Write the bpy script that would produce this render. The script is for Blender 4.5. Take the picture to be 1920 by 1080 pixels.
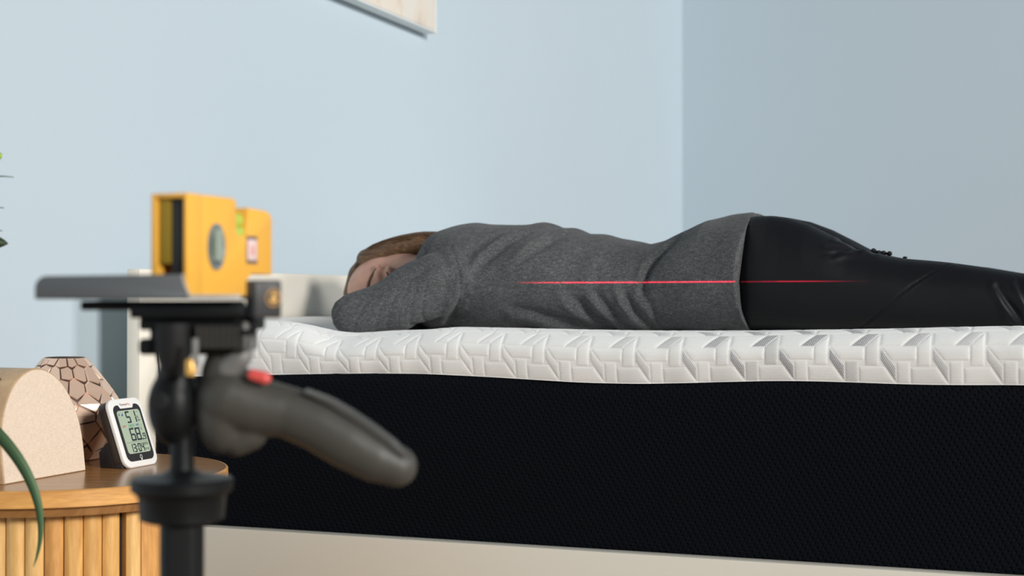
import bpy, bmesh, math, random
import numpy as np
from mathutils import Vector, Matrix

# ------------------------------------------------------------------ clear
for o in list(bpy.data.objects):
    bpy.data.objects.remove(o)
SC = bpy.context.scene
C = SC.collection
random.seed(7)
rng = np.random.default_rng(7)
PI = math.pi

# ------------------------------------------------------------------ camera
YAW = math.atan(1040 / 2770)          # camera looks this far left of world +Y
ZC = 0.665                            # lens height above the floor
F = 2770.0                            # focal length in pixels of a 1920 frame
HZ = 560.0                            # row of the horizon
R_ = Vector((math.cos(YAW), math.sin(YAW), 0))
F_ = Vector((-math.sin(YAW), math.cos(YAW), 0))
cam = bpy.data.cameras.new('camera')
cam.sensor_width = 36
cam.lens = F / 1920 * 36
cam.clip_start = 0.05
cam.dof.use_dof = True
cam.dof.focus_distance = 1.98
cam.dof.aperture_fstop = 5.4
cam.dof.aperture_blades = 0
co = bpy.data.objects.new('camera', cam)
C.objects.link(co)
co.location = (0, 0, ZC)
co.rotation_euler = (PI / 2 + math.atan((HZ - 540) / F), 0, YAW)
SC.camera = co

# ------------------------------------------------------------------ world and light
SC.view_settings.view_transform = 'Standard'
SC.view_settings.look = 'None'
SC.view_settings.gamma = 1.0
SC.view_settings.use_curve_mapping = False
SC.view_settings.exposure = 0.0
w = bpy.data.worlds.new('world')
SC.world = w
w.use_nodes = True
w.node_tree.nodes['Background'].inputs[0].default_value = (0.66, 0.84, 1.0, 1)
w.node_tree.nodes['Background'].inputs[1].default_value = 0.10


def area(name, loc, target, sx, sy, power, col):
    l = bpy.data.lights.new(name, 'AREA')
    l.shape = 'RECTANGLE'
    l.size = sx
    l.size_y = sy
    l.energy = power
    l.color = col
    o = bpy.data.objects.new(name, l)
    C.objects.link(o)
    o.location = loc
    o.rotation_euler = (Vector(target) - Vector(loc)).to_track_quat('-Z', 'Y').to_euler()
    return o


# window at the foot side of the room, and an added soft fill that brightens the head wall
area('window_light', (12.6, -6.2, 5.4), (-1.3, 2.6, 0.8), 2.8, 2.8, 2250, (1.0, 0.972, 0.925))
area('fill_light_soft', (12.0, 3.0, 4.4), (-1.4, 3.6, 0.9), 2.8, 2.4, 600, (1.0, 0.98, 0.95))


# ------------------------------------------------------------------ helpers
def P(px, py, d):
    """point seen at pixel (px, py) at camera depth d"""
    v = R_ * ((px - 960) / F * d) + F_ * d
    return Vector((v.x, v.y, ZC + (HZ - py) / F * d))


def W(px, py, Y):
    """point seen at pixel (px, py) on the vertical plane y = Y"""
    k = (px - 960) / F
    d = Y / (F_.y + k * R_.y)
    return P(px, py, d)


MATS = {}


def mat(name, col, rough=0.6, metal=0.0, spec=0.5, **kw):
    if name in MATS:
        return MATS[name]
    m = bpy.data.materials.new(name)
    m.use_nodes = True
    b = m.node_tree.nodes['Principled BSDF']
    b.inputs['Base Color'].default_value = (*col, 1)
    b.inputs['Roughness'].default_value = rough
    b.inputs['Metallic'].default_value = metal
    b.inputs['Specular IOR Level'].default_value = spec
    for k, v in kw.items():
        b.inputs[k.replace('_', ' ')].default_value = v
    MATS[name] = m
    return m


class NT:
    def __init__(s, m):
        s.t = m.node_tree
        s.b = s.t.nodes['Principled BSDF']

    def n(s, typ, **kw):
        x = s.t.nodes.new(typ)
        for k, v in kw.items():
            setattr(x, k, v)
        return x

    def l(s, a, b):
        s.t.links.new(a, b)

    def math(s, op, a, b=None, c=None):
        x = s.n('ShaderNodeMath', operation=op)
        for i, v in enumerate((a, b, c)):
            if v is None:
                continue
            if isinstance(v, (int, float)):
                x.inputs[i].default_value = v
            else:
                s.l(v, x.inputs[i])
        return x.outputs[0]

    def coord(s, kind='Object', scale=(1, 1, 1), rot=(0, 0, 0)):
        c = s.n('ShaderNodeTexCoord')
        mp = s.n('ShaderNodeMapping')
        mp.inputs['Scale'].default_value = scale
        mp.inputs['Rotation'].default_value = rot
        s.l(c.outputs[kind], mp.inputs[0])
        return mp.outputs[0]

    def noise(s, vec, scale, detail=3, rough=0.5, dist=0.0):
        x = s.n('ShaderNodeTexNoise')
        x.inputs['Scale'].default_value = scale
        x.inputs['Detail'].default_value = detail
        x.inputs['Roughness'].default_value = rough
        x.inputs['Distortion'].default_value = dist
        if vec is not None:
            s.l(vec, x.inputs['Vector'])
        return x.outputs[0]

    def ramp(s, fac, stops):
        x = s.n('ShaderNodeValToRGB')
        e = x.color_ramp.elements
        while len(e) < len(stops):
            e.new(0.5)
        for i, (p, c) in enumerate(stops):
            e[i].position = p
            e[i].color = (*c, 1)
        s.l(fac, x.inputs[0])
        return x.outputs[0]

    def bump(s, h, strength=0.3, dist=0.001, normal=None):
        x = s.n('ShaderNodeBump')
        x.inputs['Strength'].default_value = strength
        x.inputs['Distance'].default_value = dist
        s.l(h, x.inputs['Height'])
        if normal is not None:
            s.l(normal, x.inputs['Normal'])
        s.l(x.outputs[0], s.b.inputs['Normal'])
        return x.outputs[0]

    def mix(s, fac, a, b):
        x = s.n('ShaderNodeMix', data_type='RGBA')
        for i, v in ((0, fac), (6, a), (7, b)):
            if isinstance(v, (int, float)):
                x.inputs[i].default_value = v
            elif isinstance(v, tuple):
                x.inputs[i].default_value = (*v, 1)
            else:
                s.l(v, x.inputs[i])
        return x.outputs[2]


def link(name, me, m=None, parent=None, smooth=False):
    o = bpy.data.objects.new(name, me)
    C.objects.link(o)
    if m is not None:
        me.materials.clear()
        me.materials.append(m)
    if parent is not None:
        o.parent = parent
    if smooth:
        me.polygons.foreach_set('use_smooth', [True] * len(me.polygons))
    return o


def mesh(name, vs, fs, m=None, parent=None, smooth=False):
    me = bpy.data.meshes.new(name)
    me.from_pydata([tuple(v) for v in vs], [], fs)
    me.update()
    return link(name, me, m, parent, smooth)


def thing(name, label, cat, loc=(0, 0, 0), rz=0, group=None):
    o = bpy.data.objects.new(name, None)
    C.objects.link(o)
    o.empty_display_size = 0.05
    o.location = loc
    o.rotation_euler = (0, 0, rz)
    o['label'] = label
    o['category'] = cat
    if group:
        o['group'] = group
    return o


def fix(bm):
    bmesh.ops.recalc_face_normals(bm, faces=bm.faces)


def bmobj(name, bm, m, parent=None, smooth=False, bevel=0.0, seg=2):
    if bevel > 0:
        bmesh.ops.bevel(bm, geom=[e for e in bm.edges], offset=bevel, segments=seg, affect='EDGES', profile=0.5, clamp_overlap=True)
    me = bpy.data.meshes.new(name)
    fix(bm)
    bm.to_mesh(me)
    bm.free()
    o = link(name, me, m, parent)
    if smooth:
        me.polygons.foreach_set('use_smooth', [True] * len(me.polygons))
        me.set_sharp_from_angle(angle=math.radians(40))
    return o


def bbox(bm, c, s, rot=None):
    r = bmesh.ops.create_cube(bm, size=1.0)
    M = Matrix.Translation(c) @ (rot.to_4x4() if rot is not None else Matrix.Identity(4)) @ Matrix.Diagonal((*s, 1))
    bmesh.ops.transform(bm, matrix=M, verts=r['verts'])
    return r['verts']


def box(name, lo, hi, m, parent=None, bevel=0.002, seg=2, smooth=True):
    bm = bmesh.new()
    lo, hi = Vector(lo), Vector(hi)
    bbox(bm, (lo + hi) / 2, hi - lo)
    return bmobj(name, bm, m, parent, smooth, bevel, seg)


def prism(name, pts, lo, hi, axis, m, parent=None, bevel=0.0, seg=2, smooth=False):
    """extrude a polygon; pts are 2D in the plane orthogonal to the axis (x: yz, y: xz, z: xy)"""
    def v(p, a):
        return {'x': (a, p[0], p[1]), 'y': (p[0], a, p[1]), 'z': (p[0], p[1], a)}[axis]
    bm = bmesh.new()
    A = [bm.verts.new(v(p, lo)) for p in pts]
    B = [bm.verts.new(v(p, hi)) for p in pts]
    n = len(pts)
    bm.faces.new(A)
    bm.faces.new(B[::-1])
    for i in range(n):
        bm.faces.new((A[i], A[(i + 1) % n], B[(i + 1) % n], B[i]))
    if bevel > 0:
        fix(bm)
        es = [e for e in bm.edges if len(e.link_faces) == 2 and e.calc_face_angle(0) > 0.6]
        bmesh.ops.bevel(bm, geom=es, offset=bevel, segments=seg, affect='EDGES', profile=0.5, clamp_overlap=True)
    return bmobj(name, bm, m, parent, smooth)


def rrect(w_, h_, r, n=6, cx=0, cy=0):
    pts = []
    for (sx, sy, a0) in ((1, -1, -90), (1, 1, 0), (-1, 1, 90), (-1, -1, 180)):
        for i in range(n + 1):
            a = math.radians(a0 + 90 * i / n)
            pts.append((cx + sx * (w_ / 2 - r) + r * math.cos(a), cy + sy * (h_ / 2 - r) + r * math.sin(a)))
    return pts


def lathe_vf(prof, n=48, M=None):
    vs, fs = [], []
    for (r, z) in prof:
        for k in range(n):
            a = 2 * PI * k / n
            v = Vector((r * math.cos(a), r * math.sin(a), z))
            vs.append(M @ v if M is not None else v)
    for i in range(len(prof) - 1):
        for k in range(n):
            a, b = i * n + k, i * n + (k + 1) % n
            fs.append((a, b, b + n, a + n))
    fs.append(tuple(range(n))[::-1])
    fs.append(tuple((len(prof) - 1) * n + k for k in range(n)))
    return vs, fs


def lathe(name, prof, m, parent=None, n=48, M=None):
    vs, fs = lathe_vf(prof, n, M)
    o = mesh(name, vs, fs, m, parent, True)
    o.data.set_sharp_from_angle(angle=math.radians(35))
    return o


def axis_mat(p, d):
    q = Vector((0, 0, 1)).rotation_difference(Vector(d).normalized())
    return Matrix.Translation(p) @ q.to_matrix().to_4x4()


class Vol:
    """collects overlapping closed solids that a voxel remesh fuses into one skin"""
    def __init__(s):
        s.v, s.f = [], []

    def add(s, vs, fs):
        k = len(s.v)
        s.v += [tuple(v) for v in vs]
        s.f += [tuple(i + k for i in f) for f in fs]

    def ellipsoid(s, c, r, M=None, n=20, m=14):
        vs, fs = [], []
        c = Vector(c)
        if isinstance(r, (int, float)):
            r = (r, r, r)
        prof = [(math.sin(PI * i / m), -math.cos(PI * i / m)) for i in range(m + 1)]
        prof[0] = (0.02, -1)
        prof[-1] = (0.02, 1)
        a, b = lathe_vf(prof, n)
        vs = []
        for v in a:
            q = Vector((v.x * r[0], v.y * r[1], v.z * r[2]))
            vs.append(c + (M @ q if M is not None else q))
        s.add(vs, b)

    def chain(s, pts, n=18):
        """pts: (Vector, radius) ; tapered round limb with ball joints"""
        for i, (p, r) in enumerate(pts):
            s.ellipsoid(p, r, n=n, m=10)
            if i + 1 < len(pts):
                q, t = pts[i + 1]
                d = Vector(q) - Vector(p)
                M = axis_mat(p, d)
                a, b = lathe_vf([(r, 0), ((r + t) / 2, d.length / 2), (t, d.length)], n, M)
                s.add(a, b)

    def loft(s, secs, n=40, e=2.4):
        """secs: dict(x, y, w, lo, hi[, skew]) slices across x"""
        vs = []
        for q in secs:
            zc, h = (q['hi'] + q['lo']) / 2, (q['hi'] - q['lo']) / 2
            for k in range(n):
                a = 2 * PI * k / n
                ca, sa = math.cos(a), math.sin(a)
                y = q['y'] + q['w'] * math.copysign(abs(ca) ** (2 / e), ca)
                t = math.copysign(abs(sa) ** (2 / e), sa)
                x = q['x'] + (q['skew'](t) if 'skew' in q else 0)
                vs.append((x, y, zc + h * t))
        fs = []
        for i in range(len(secs) - 1):
            for k in range(n):
                a, b = i * n + k, i * n + (k + 1) % n
                fs.append((a, a + n, b + n, b))
        fs.append(tuple(range(n)))
        fs.append(tuple((len(secs) - 1) * n + k for k in range(n))[::-1])
        s.add(vs, fs)

    def build(s, name, m, parent, voxel, smooth=4, deform=None, off=Vector((0, 0, 0))):
        me = bpy.data.meshes.new(name)
        me.from_pydata([tuple(Vector(v)) for v in s.v], [], s.f)
        bm = bmesh.new()
        bm.from_mesh(me)
        fix(bm)
        bm.to_mesh(me)
        bm.free()
        o = bpy.data.objects.new('tmp', me)
        C.objects.link(o)
        md = o.modifiers.new('r', 'REMESH')
        md.mode = 'VOXEL'
        md.voxel_size = voxel
        md.adaptivity = 0
        if smooth:
            sm = o.modifiers.new('s', 'SMOOTH')
            sm.iterations = smooth
            sm.factor = 0.5
        dg = bpy.context.evaluated_depsgraph_get()
        dg.update()
        out = bpy.data.meshes.new_from_object(o.evaluated_get(dg), depsgraph=dg)
        bpy.data.objects.remove(o)
        out.name = name
        n = len(out.vertices)
        co_ = np.empty(n * 3)
        out.vertices.foreach_get('co', co_)
        co_ = co_.reshape(-1, 3)
        if deform is not None:
            no = np.empty(n * 3)
            out.vertex_normals.foreach_get('vector', no)
            co_ = deform(co_, no.reshape(-1, 3))
        co_ = co_ - np.array(off)
        out.vertices.foreach_set('co', co_.ravel())
        out.update()
        return link(name, out, m, parent, True)


def text(name, s, size, m, parent, M, extrude=0.00008, align='CENTER', xs=1.0):
    cu = bpy.data.curves.new('txt', 'FONT')
    cu.body = s
    cu.size = size
    cu.extrude = extrude
    cu.align_x = align
    cu.align_y = 'CENTER'
    cu.resolution_u = 3
    o = bpy.data.objects.new('txt', cu)
    C.objects.link(o)
    dg = bpy.context.evaluated_depsgraph_get()
    dg.update()
    me = bpy.data.meshes.new_from_object(o.evaluated_get(dg), depsgraph=dg)
    bpy.data.objects.remove(o)
    me.transform(M @ Matrix.Diagonal((xs, 1, 1, 1)))
    return link(name, me, m, parent)


def structure(o):
    o['kind'] = 'structure'
    return o


def polydist(X, Z, pts):
    """distance of points (X, Z) to a polyline, parameter 0..1 along it, signed side"""
    best = np.full(X.shape, 1e9)
    par = np.zeros(X.shape)
    n = len(pts) - 1
    for i in range(n):
        ax, az = pts[i]
        bx, bz = pts[i + 1]
        dx, dz = bx - ax, bz - az
        t = np.clip(((X - ax) * dx + (Z - az) * dz) / (dx * dx + dz * dz + 1e-12), 0, 1)
        d = np.hypot(X - ax - t * dx, Z - az - t * dz)
        s = np.sign((X - ax) * dz - (Z - az) * dx)
        k = d < np.abs(best)
        best = np.where(k, d * np.where(s == 0, 1, s), best)
        par = np.where(k, (i + t) / n, par)
    return best, par


# ------------------------------------------------------------------ materials of the setting
def wall_mat(name, col):
    m = mat(name, col, 0.75, spec=0.3)
    t = NT(m)
    v = t.coord('Object')
    f = t.noise(v, 1.3, 2)
    c = t.mix(f, tuple(x * 0.975 for x in col), tuple(min(1, x * 1.02) for x in col))
    t.l(c, t.b.inputs['Base Color'])
    t.bump(t.noise(v, 160, 4, 0.6), 0.12, 0.0006)
    return m


def wood_mat(name, a, b, scale=(1, 1, 1), rough=0.42, grain=34):
    m = mat(name, a, rough, spec=0.45)
    t = NT(m)
    v = t.coord('Object', scale)
    f1 = t.noise(v, grain, 6, 0.62, 0.5)
    f2 = t.noise(v, grain * 4.5, 3, 0.6)
    f = t.math('ADD', t.math('MULTIPLY', f1, 0.72), t.math('MULTIPLY', f2, 0.28))
    t.l(t.ramp(f, [(0.33, b), (0.5, tuple((x + y) / 2 for x, y in zip(a, b))), (0.62, a)]), t.b.inputs['Base Color'])
    t.bump(f, 0.18, 0.0006)
    return m


M_wall = wall_mat('blue_paint', (0.505, 0.597, 0.665))
M_ceiling = mat('ceiling_paint', (0.8, 0.8, 0.79), 0.9)
M_floor = wood_mat('floor_oak', (0.42, 0.29, 0.18), (0.28, 0.18, 0.105), (1, 12, 1), 0.5, 3)

XW = -1.45      # head wall
YW = 5.817       # side wall
# walls and floor
structure(box('wall_left', (XW - 0.12, -3.2, -0.02), (XW, YW + 0.12, 2.7), M_wall, None, 0))
structure(box('wall_right', (XW, YW, -0.02), (4.2, YW + 0.12, 2.7), M_wall, None, 0))
structure(box('floor', (XW - 0.12, -3.2, -0.10), (4.2, YW + 0.12, -0.02), M_floor, None, 0))
pl = thing('plank_field', '', '')
bpy.data.objects.remove(pl)
for i in range(26):
    # floor boards run along the bed; only the part of the room near the bed needs them
    y0 = -3.2 + i * 0.345
    x = XW
    k = 0
    while x < 4.2:
        L = (1.6, 2.1, 1.35)[(i + k) % 3]
        x1 = min(4.2, x + L)
        b_ = box('plank', (x + 0.001, y0 + 0.001, -0.02), (x1 - 0.001, min(YW, y0 + 0.344), 0.0), M_floor, bpy.data.objects['floor'], 0)
        x = x1
        k += 1
structure(box('baseboard_left', (XW, -3.2, 0), (XW + 0.014, YW, 0.08), mat('white_trim', (0.75, 0.75, 0.73), 0.4), None, 0.003))
structure(box('baseboard_right', (XW + 0.014, YW - 0.014, 0), (4.2, YW, 0.08), MATS['white_trim'], None, 0.003))

# ------------------------------------------------------------------ bed frame
M_bed = mat('cream_lacquer', (0.82, 0.775, 0.68), 0.33, spec=0.5)
_t = NT(M_bed)
_v = _t.coord('Object')
_t.bump(_t.noise(_v, 40, 2), 0.05, 0.0006)
XH = -1.336
RZ = ZC - 0.347
bed = thing('bed_frame', 'cream lacquered bed frame with low headboard under the thick mattress', 'bed', (XH, 1.94, 0))


def bl(v):
    return Vector(v) - Vector((XH, 1.94, 0))


FX = 0.715
BY = 3.56
box('headboard', bl((XH - 0.024, 1.928, 0)), bl((XH, BY + 0.03, ZC + 0.046)), M_bed, bed, 0.002)
box('side_rail', bl((XH, 1.940, 0.09)), bl((FX, 1.965, RZ)), M_bed, bed, 0.0016)
box('side_rail', bl((XH, BY, 0.09)), bl((FX, BY + 0.025, RZ)), M_bed, bed, 0.0016)
box('footboard', bl((FX, 1.930, 0)), bl((FX + 0.03, BY + 0.03, RZ + 0.015)), M_bed, bed, 0.002)
for k in range(12):
    xs = XH + 0.08 + k * 0.165
    box('slat', bl((xs, 1.966, 0.235)), bl((xs + 0.07, BY - 0.001, 0.25)), mat('pine', (0.6, 0.43, 0.25), 0.6), bed, 0.002)

# ------------------------------------------------------------------ mattress
MX0, MX1 = XH + 0.006, FX - 0.01
MY0, MY1 = 1.976, BY - 0.01
MZB = 0.2515
seam_px = [(380, 706), (500, 703), (600, 701), (700, 700), (800, 701), (900, 706), (1000, 712), (1100, 718), (1200, 720),
           (1300, 718), (1400, 715), (1500, 714), (1600, 717), (1700, 721), (1800, 722), (1920, 722)]
top_px = [(380, 602), (500, 601), (530, 602), (560, 606), (590, 615), (620, 628), (645, 633), (680, 630), (740, 625), (800, 619), (830, 614),
          (900, 615), (1000, 618), (1100, 621), (1200, 623), (1300, 623), (1400, 622), (1500, 620), (1600, 618), (1700, 616), (1800, 613), (1920, 611)]
SX = np.array([W(a, b, MY0).x for a, b in seam_px])
SZ = np.array([W(a, b, MY0).z for a, b in seam_px])
TX = np.array([W(a, b, MY0 + 0.03).x for a, b in top_px])
TZ = np.array([W(a, b, MY0 + 0.03).z for a, b in top_px])
ZTOP = ZC - 0.033
TZs = TZ


def smooth1(x, xs, ys, s=0.012):
    acc = 0
    for o_ in (-1.5, -0.75, 0, 0.75, 1.5):
        acc = acc + np.interp(x + o_ * s, xs, ys)
    return acc / 5


mattress = thing('mattress', 'thick mattress with white quilted top cover and dimpled navy knit border', 'mattress', (MX0, MY0, MZB))
MO = np.array((MX0, MY0, MZB))


def dent(x, y):
    """how far the person presses the top down, away from the front edge"""
    d = 0.0205 * np.exp(-((y - 2.36) / 0.33) ** 4) * (1 / (1 + np.exp(-(x + 1.06) / 0.03)))
    d = d + 0.030 * np.exp(-((y - 2.20) / 0.20) ** 4 - ((x + 1.125) / 0.085) ** 2)
    return d


def top_z(x, y):
    e = smooth1(x, TX, TZs)
    k = np.clip((y - MY0 - 0.03) / 0.14, 0, 1)
    k = k * k * (3 - 2 * k)
    return e * (1 - k) + k * (ZTOP - dent(x, y))


PER = 66.0
POLY = [
    ([(0, 27), (0, 42), (20.7, 19.5), (20.7, 0)], 1),
    ([(20.7, 0), (20.7, 26), (38.5, 26), (38.5, 0)], 2),
    ([(38.5, 0), (38.5, 19.5), (66 + 5.6, 19.8), (66 + 20.7, 0)], 0),
    ([(0, 42), (46.5, 42), (46.5, 26), (14.7, 26)], 0),
    ([(46.5, 19.5), (46.5, 43), (64.8, 60), (64.8, 19.5)], 2),
    ([(27, 42), (46.5, 42), (65.5, 61), (48, 61)], 1),
    ([(0, 42), (27, 42), (48, 61), (20, 61), (0, 61)], 0),
]


def quilt(xmm, vmm):
    """distance to the nearest stitching line and the piece kind for every point"""
    flip = vmm > 61
    v = np.where(flip, 122 - vmm, vmm)
    v = np.where(v < 0, -v, v)
    x = np.mod(xmm + np.where(flip, 19.0, 0), PER)
    dist = np.full(x.shape, 99.0)
    kind = np.zeros(x.shape)
    for pts, kd in POLY:
        n = len(pts)
        ar = sum(pts[i][0] * pts[(i + 1) % n][1] - pts[(i + 1) % n][0] * pts[i][1] for i in range(n))
        sg = 1 if ar > 0 else -1
        for sh in (-PER, 0, PER):
            m = np.full(x.shape, 1e9)
            for i in range(n):
                ax, ay = pts[i]
                bx, by = pts[(i + 1) % n]
                dx, dy = bx - ax, by - ay
                L = math.hypot(dx, dy)
                m = np.minimum(m, sg * (dx * (v - ay) - dy * (x - sh - ax)) / L)
            ins = m > 0
            dist = np.where(ins, m, dist)
            kind = np.where(ins, kd, kind)
    dist = np.where(dist > 98, 0.6, dist)
    return dist, kind


xs_ = np.concatenate([np.arange(MX0, 0.12, 0.0012), np.arange(0.12, MX1, 0.006), [MX1]])
NVF = 118
vv = np.concatenate([np.arange(0, NVF) * 0.0012, 0.1416 + np.linspace(0.004, 1.50, 110)])
XX, VV = np.meshgrid(xs_, vv, indexing='ij')
seamz = smooth1(XX, SX, SZ, 0.02)
topz0 = smooth1(XX, TX, TZs)
RR = 0.032
Hs = topz0 - seamz - RR                     # straight height of the side band
arc = RR * PI / 2
v_ = VV
onside = v_ < Hs
onarc = (v_ >= Hs) & (v_ < Hs + arc)
th = np.clip((v_ - Hs) / RR, 0, PI / 2)
Y = np.where(onside, MY0, MY0 + RR - RR * np.cos(th))
Y = Y + np.maximum(0, v_ - Hs - arc)
Z = np.where(onside, seamz + v_, topz0 - RR + RR * np.sin(th))
flat = v_ >= Hs + arc
Y = np.minimum(Y, MY1)
Z = np.where(flat, top_z(XX, Y), Z)
# belly of the side band
bulge = 0.006 * np.sin(np.clip(v_ / np.maximum(Hs + arc * 0.5, 0.01), 0, 1) * PI)
NYv = np.where(flat, 0, -np.cos(th))
NZv = np.where(onside, 0, np.sin(th))
NZv = np.where(flat, 1, NZv)
Vt = (v_ / (Hs + arc)) * 77.0              # pattern follows the band
dist, kind = quilt((XX + 2.0) * 1000 + 10, np.where(flat, 77 + (v_ - Hs - arc) * 1000, Vt) % 122)
h = 0.0008 * (1 - np.exp(-dist / 0.8)) + 0.0007 * (1 - np.exp(-dist / 3.0)) - 0.0012
fade = np.clip(1 - (v_ - 0.13) / 0.05, 0.0, 1) * np.clip(v_ / 0.0015, 0, 1)
h = h * fade
Y = Y + NYv * (bulge + h)
Z = Z + NZv * (bulge * 0 + h)
# loose puckers where the stitching pulls
Y = Y - 0.0012 * np.sin(XX * 61 + 3 * np.sin(XX * 13)) * (1 - np.clip(v_ / 0.08, 0, 1))
G = np.stack([XX, Y, Z], -1) - MO
nx, nv = XX.shape
idx = np.arange(nx * nv).reshape(nx, nv)
faces = np.stack([idx[:-1, :-1], idx[1:, :-1], idx[1:, 1:], idx[:-1, 1:]], -1).reshape(-1, 4)


def np_mesh(name, vs, fs, m, parent, smooth=True):
    me = bpy.data.meshes.new(name)
    me.vertices.add(len(vs))
    me.vertices.foreach_set('co', np.asarray(vs, dtype=np.float32).ravel())
    me.loops.add(fs.size)
    me.loops.foreach_set('vertex_index', fs.ravel().astype(np.int32))
    me.polygons.add(len(fs))
    me.polygons.foreach_set('loop_start', np.arange(len(fs), dtype=np.int32) * fs.shape[1])
    me.polygons.foreach_set('loop_total', np.full(len(fs), fs.shape[1], dtype=np.int32))
    me.update(calc_edges=True)
    me.validate()
    return link(name, me, m, parent, smooth)


M_quilt = mat('quilted_white_knit', (0.90, 0.895, 0.88), 0.85, spec=0.25, Sheen_Weight=0.15)
cover = np_mesh('quilted_cover', G.reshape(-1, 3), faces, M_quilt, mattress)
me = cover.data
# attributes for the printed mesh look of some of the pieces
XXf = XX.ravel()
am = np.interp(XXf, [W(p, 660, MY0).x for p in (820, 960, 1100, 1240, 1400, 1530, 1600, 1700, 1800, 1920, 2100)],
               [0.0, 0.10, 0.28, 0.5, 1.0, 1.0, 1.0, 0.72, 0.5, 0.4, 0.35])
am = np.where(XXf > -0.05, 0.35, am)
k1 = (kind.ravel() == 1) * am
bars = (kind.ravel() == 2) * np.clip(am - 0.8, 0, 1) * 5 * 0.45 * (np.mod(np.floor((XXf + 2.01) / 0.066), 2) == 0)
sh = np.clip(k1 + bars, 0, 1) * np.clip((dist.ravel() - 0.5) / 0.8, 0, 1) * fade.ravel()
a = me.attributes.new('mesh_print', 'FLOAT', 'POINT')
a.data.foreach_set('value', sh.astype(np.float32))
a = me.attributes.new('arc', 'FLOAT_VECTOR', 'POINT')
a.data.foreach_set('vector', np.stack([XX, VV, 0 * VV], -1).astype(np.float32).ravel())
a = me.attributes.new('stitch', 'FLOAT', 'POINT')
a.data.foreach_set('value', (np.exp(-dist / 0.8) * fade).astype(np.float32).ravel())
t = NT(M_quilt)
at = t.n('ShaderNodeAttribute', attribute_name='arc')
ms = t.n('ShaderNodeAttribute', attribute_name='mesh_print')
st = t.n('ShaderNodeAttribute', attribute_name='stitch')
sx = t.n('ShaderNodeSeparateXYZ')
t.l(at.outputs['Vector'], sx.inputs[0])
u_, v2 = sx.outputs[0], sx.outputs[1]
ribs = t.math('SINE', t.math('MULTIPLY', v2, 2 * PI / 0.0019))
la = t.math('SINE', t.math('MULTIPLY', t.math('ADD', u_, t.math('MULTIPLY', v2, 0.6)), 2 * PI / 0.0026))
lb = t.math('SINE', t.math('MULTIPLY', t.math('SUBTRACT', u_, t.math('MULTIPLY', v2, 1.6)), 2 * PI / 0.0030))
net = t.math('GREATER_THAN', t.math('MAXIMUM', la, lb), 0.62)
mx = t.math('MULTIPLY', t.math('ADD', t.math('MULTIPLY', net, 0.75), 0.25), ms.outputs['Fac'])
c = t.mix(mx, (0.90, 0.895, 0.88), (0.16, 0.16, 0.19))
t.l(c, t.b.inputs['Base Color'])
fz = t.noise(t.coord('Object'), 900, 2)
hh = t.math('ADD', t.math('MULTIPLY', ribs, 0.5), t.math('MULTIPLY', fz, 1.0))
hh = t.math('SUBTRACT', hh, t.math('MULTIPLY', net, t.math('MULTIPLY', ms.outputs['Fac'], 0.8)))
t.bump(hh, 0.32, 0.0005)

# border: front, with the dimples as small modelled pits in the knit's relief
M_border = mat('navy_knit', (0.003, 0.004, 0.007), 0.8, spec=0.10)
t = NT(M_border)
cv = t.coord('Object')
sp = t.n('ShaderNodeSeparateXYZ')
t.l(cv, sp.inputs[0])
X_, Y_, Z_ = sp.outputs
hx = t.math('ADD', X_, Y_)
p1 = t.math('SINE', t.math('MULTIPLY', t.math('ADD', hx, t.math('MULTIPLY', Z_, 0.62)), 2 * PI / 0.0094))
p2 = t.math('SINE', t.math('MULTIPLY', t.math('SUBTRACT', hx, t.math('MULTIPLY', Z_, 1.45)), 2 * PI / 0.0118))
pit = t.math('POWER', t.math('MAXIMUM', t.math('MULTIPLY', t.math('ADD', p1, p2), 0.5), 0.0), 2.5)
fine = t.noise(cv, 700, 3)
t.bump(t.math('ADD', t.math('MULTIPLY', pit, -1.0), t.math('MULTIPLY', fine, 0.22)), 1.0, 0.0035)
cc = t.mix(pit, (0.0022, 0.0030, 0.0058), (0.0050, 0.0065, 0.0105))
t.l(cc, t.b.inputs['Base Color'])

bx = np.concatenate([np.arange(MX0, 0.12, 0.008), np.arange(0.12, MX1, 0.03), [MX1]])
bt = np.linspace(0, 1, 26)
BX, BT = np.meshgrid(bx, bt, indexing='ij')
bz = MZB + (smooth1(BX, SX, SZ, 0.02) + 0.001 - MZB) * BT
by = MY0 - 0.003 - 0.007 * np.sin(np.clip(BT, 0, 1) * PI) ** 0.6 + 0.006 * (BT > 0.985) + 0.0015 * np.sin(BX * 9 + 1.2) * BT
Vb = np.stack([BX, by, bz], -1).reshape(-1, 3)
n0, n1 = BX.shape
ib = np.arange(n0 * n1).reshape(n0, n1)
fb = np.stack([ib[:-1, :-1], ib[1:, :-1], ib[1:, 1:], ib[:-1, 1:]], -1).reshape(-1, 4)
# the three hidden sides and the bottom close the body
k = len(Vb)
zt = float(SZ.mean())
ring_lo = [(MX1, MY0, MZB), (MX1, MY1, MZB), (MX0, MY1, MZB), (MX0, MY0, MZB)]
ring_hi = [(x, y, ZTOP - 0.075) for x, y, z in ring_lo]
Vb = np.concatenate([Vb, np.array(ring_lo), np.array(ring_hi)])
fx_ = [(k + i, k + i + 1, k + 5 + i, k + 4 + i) for i in range(3)] + [(k, k + 3, k + 2, k + 1)]
np_mesh('knit_border', Vb - MO, np.concatenate([fb, np.array(fx_)]), M_border, mattress)
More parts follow.
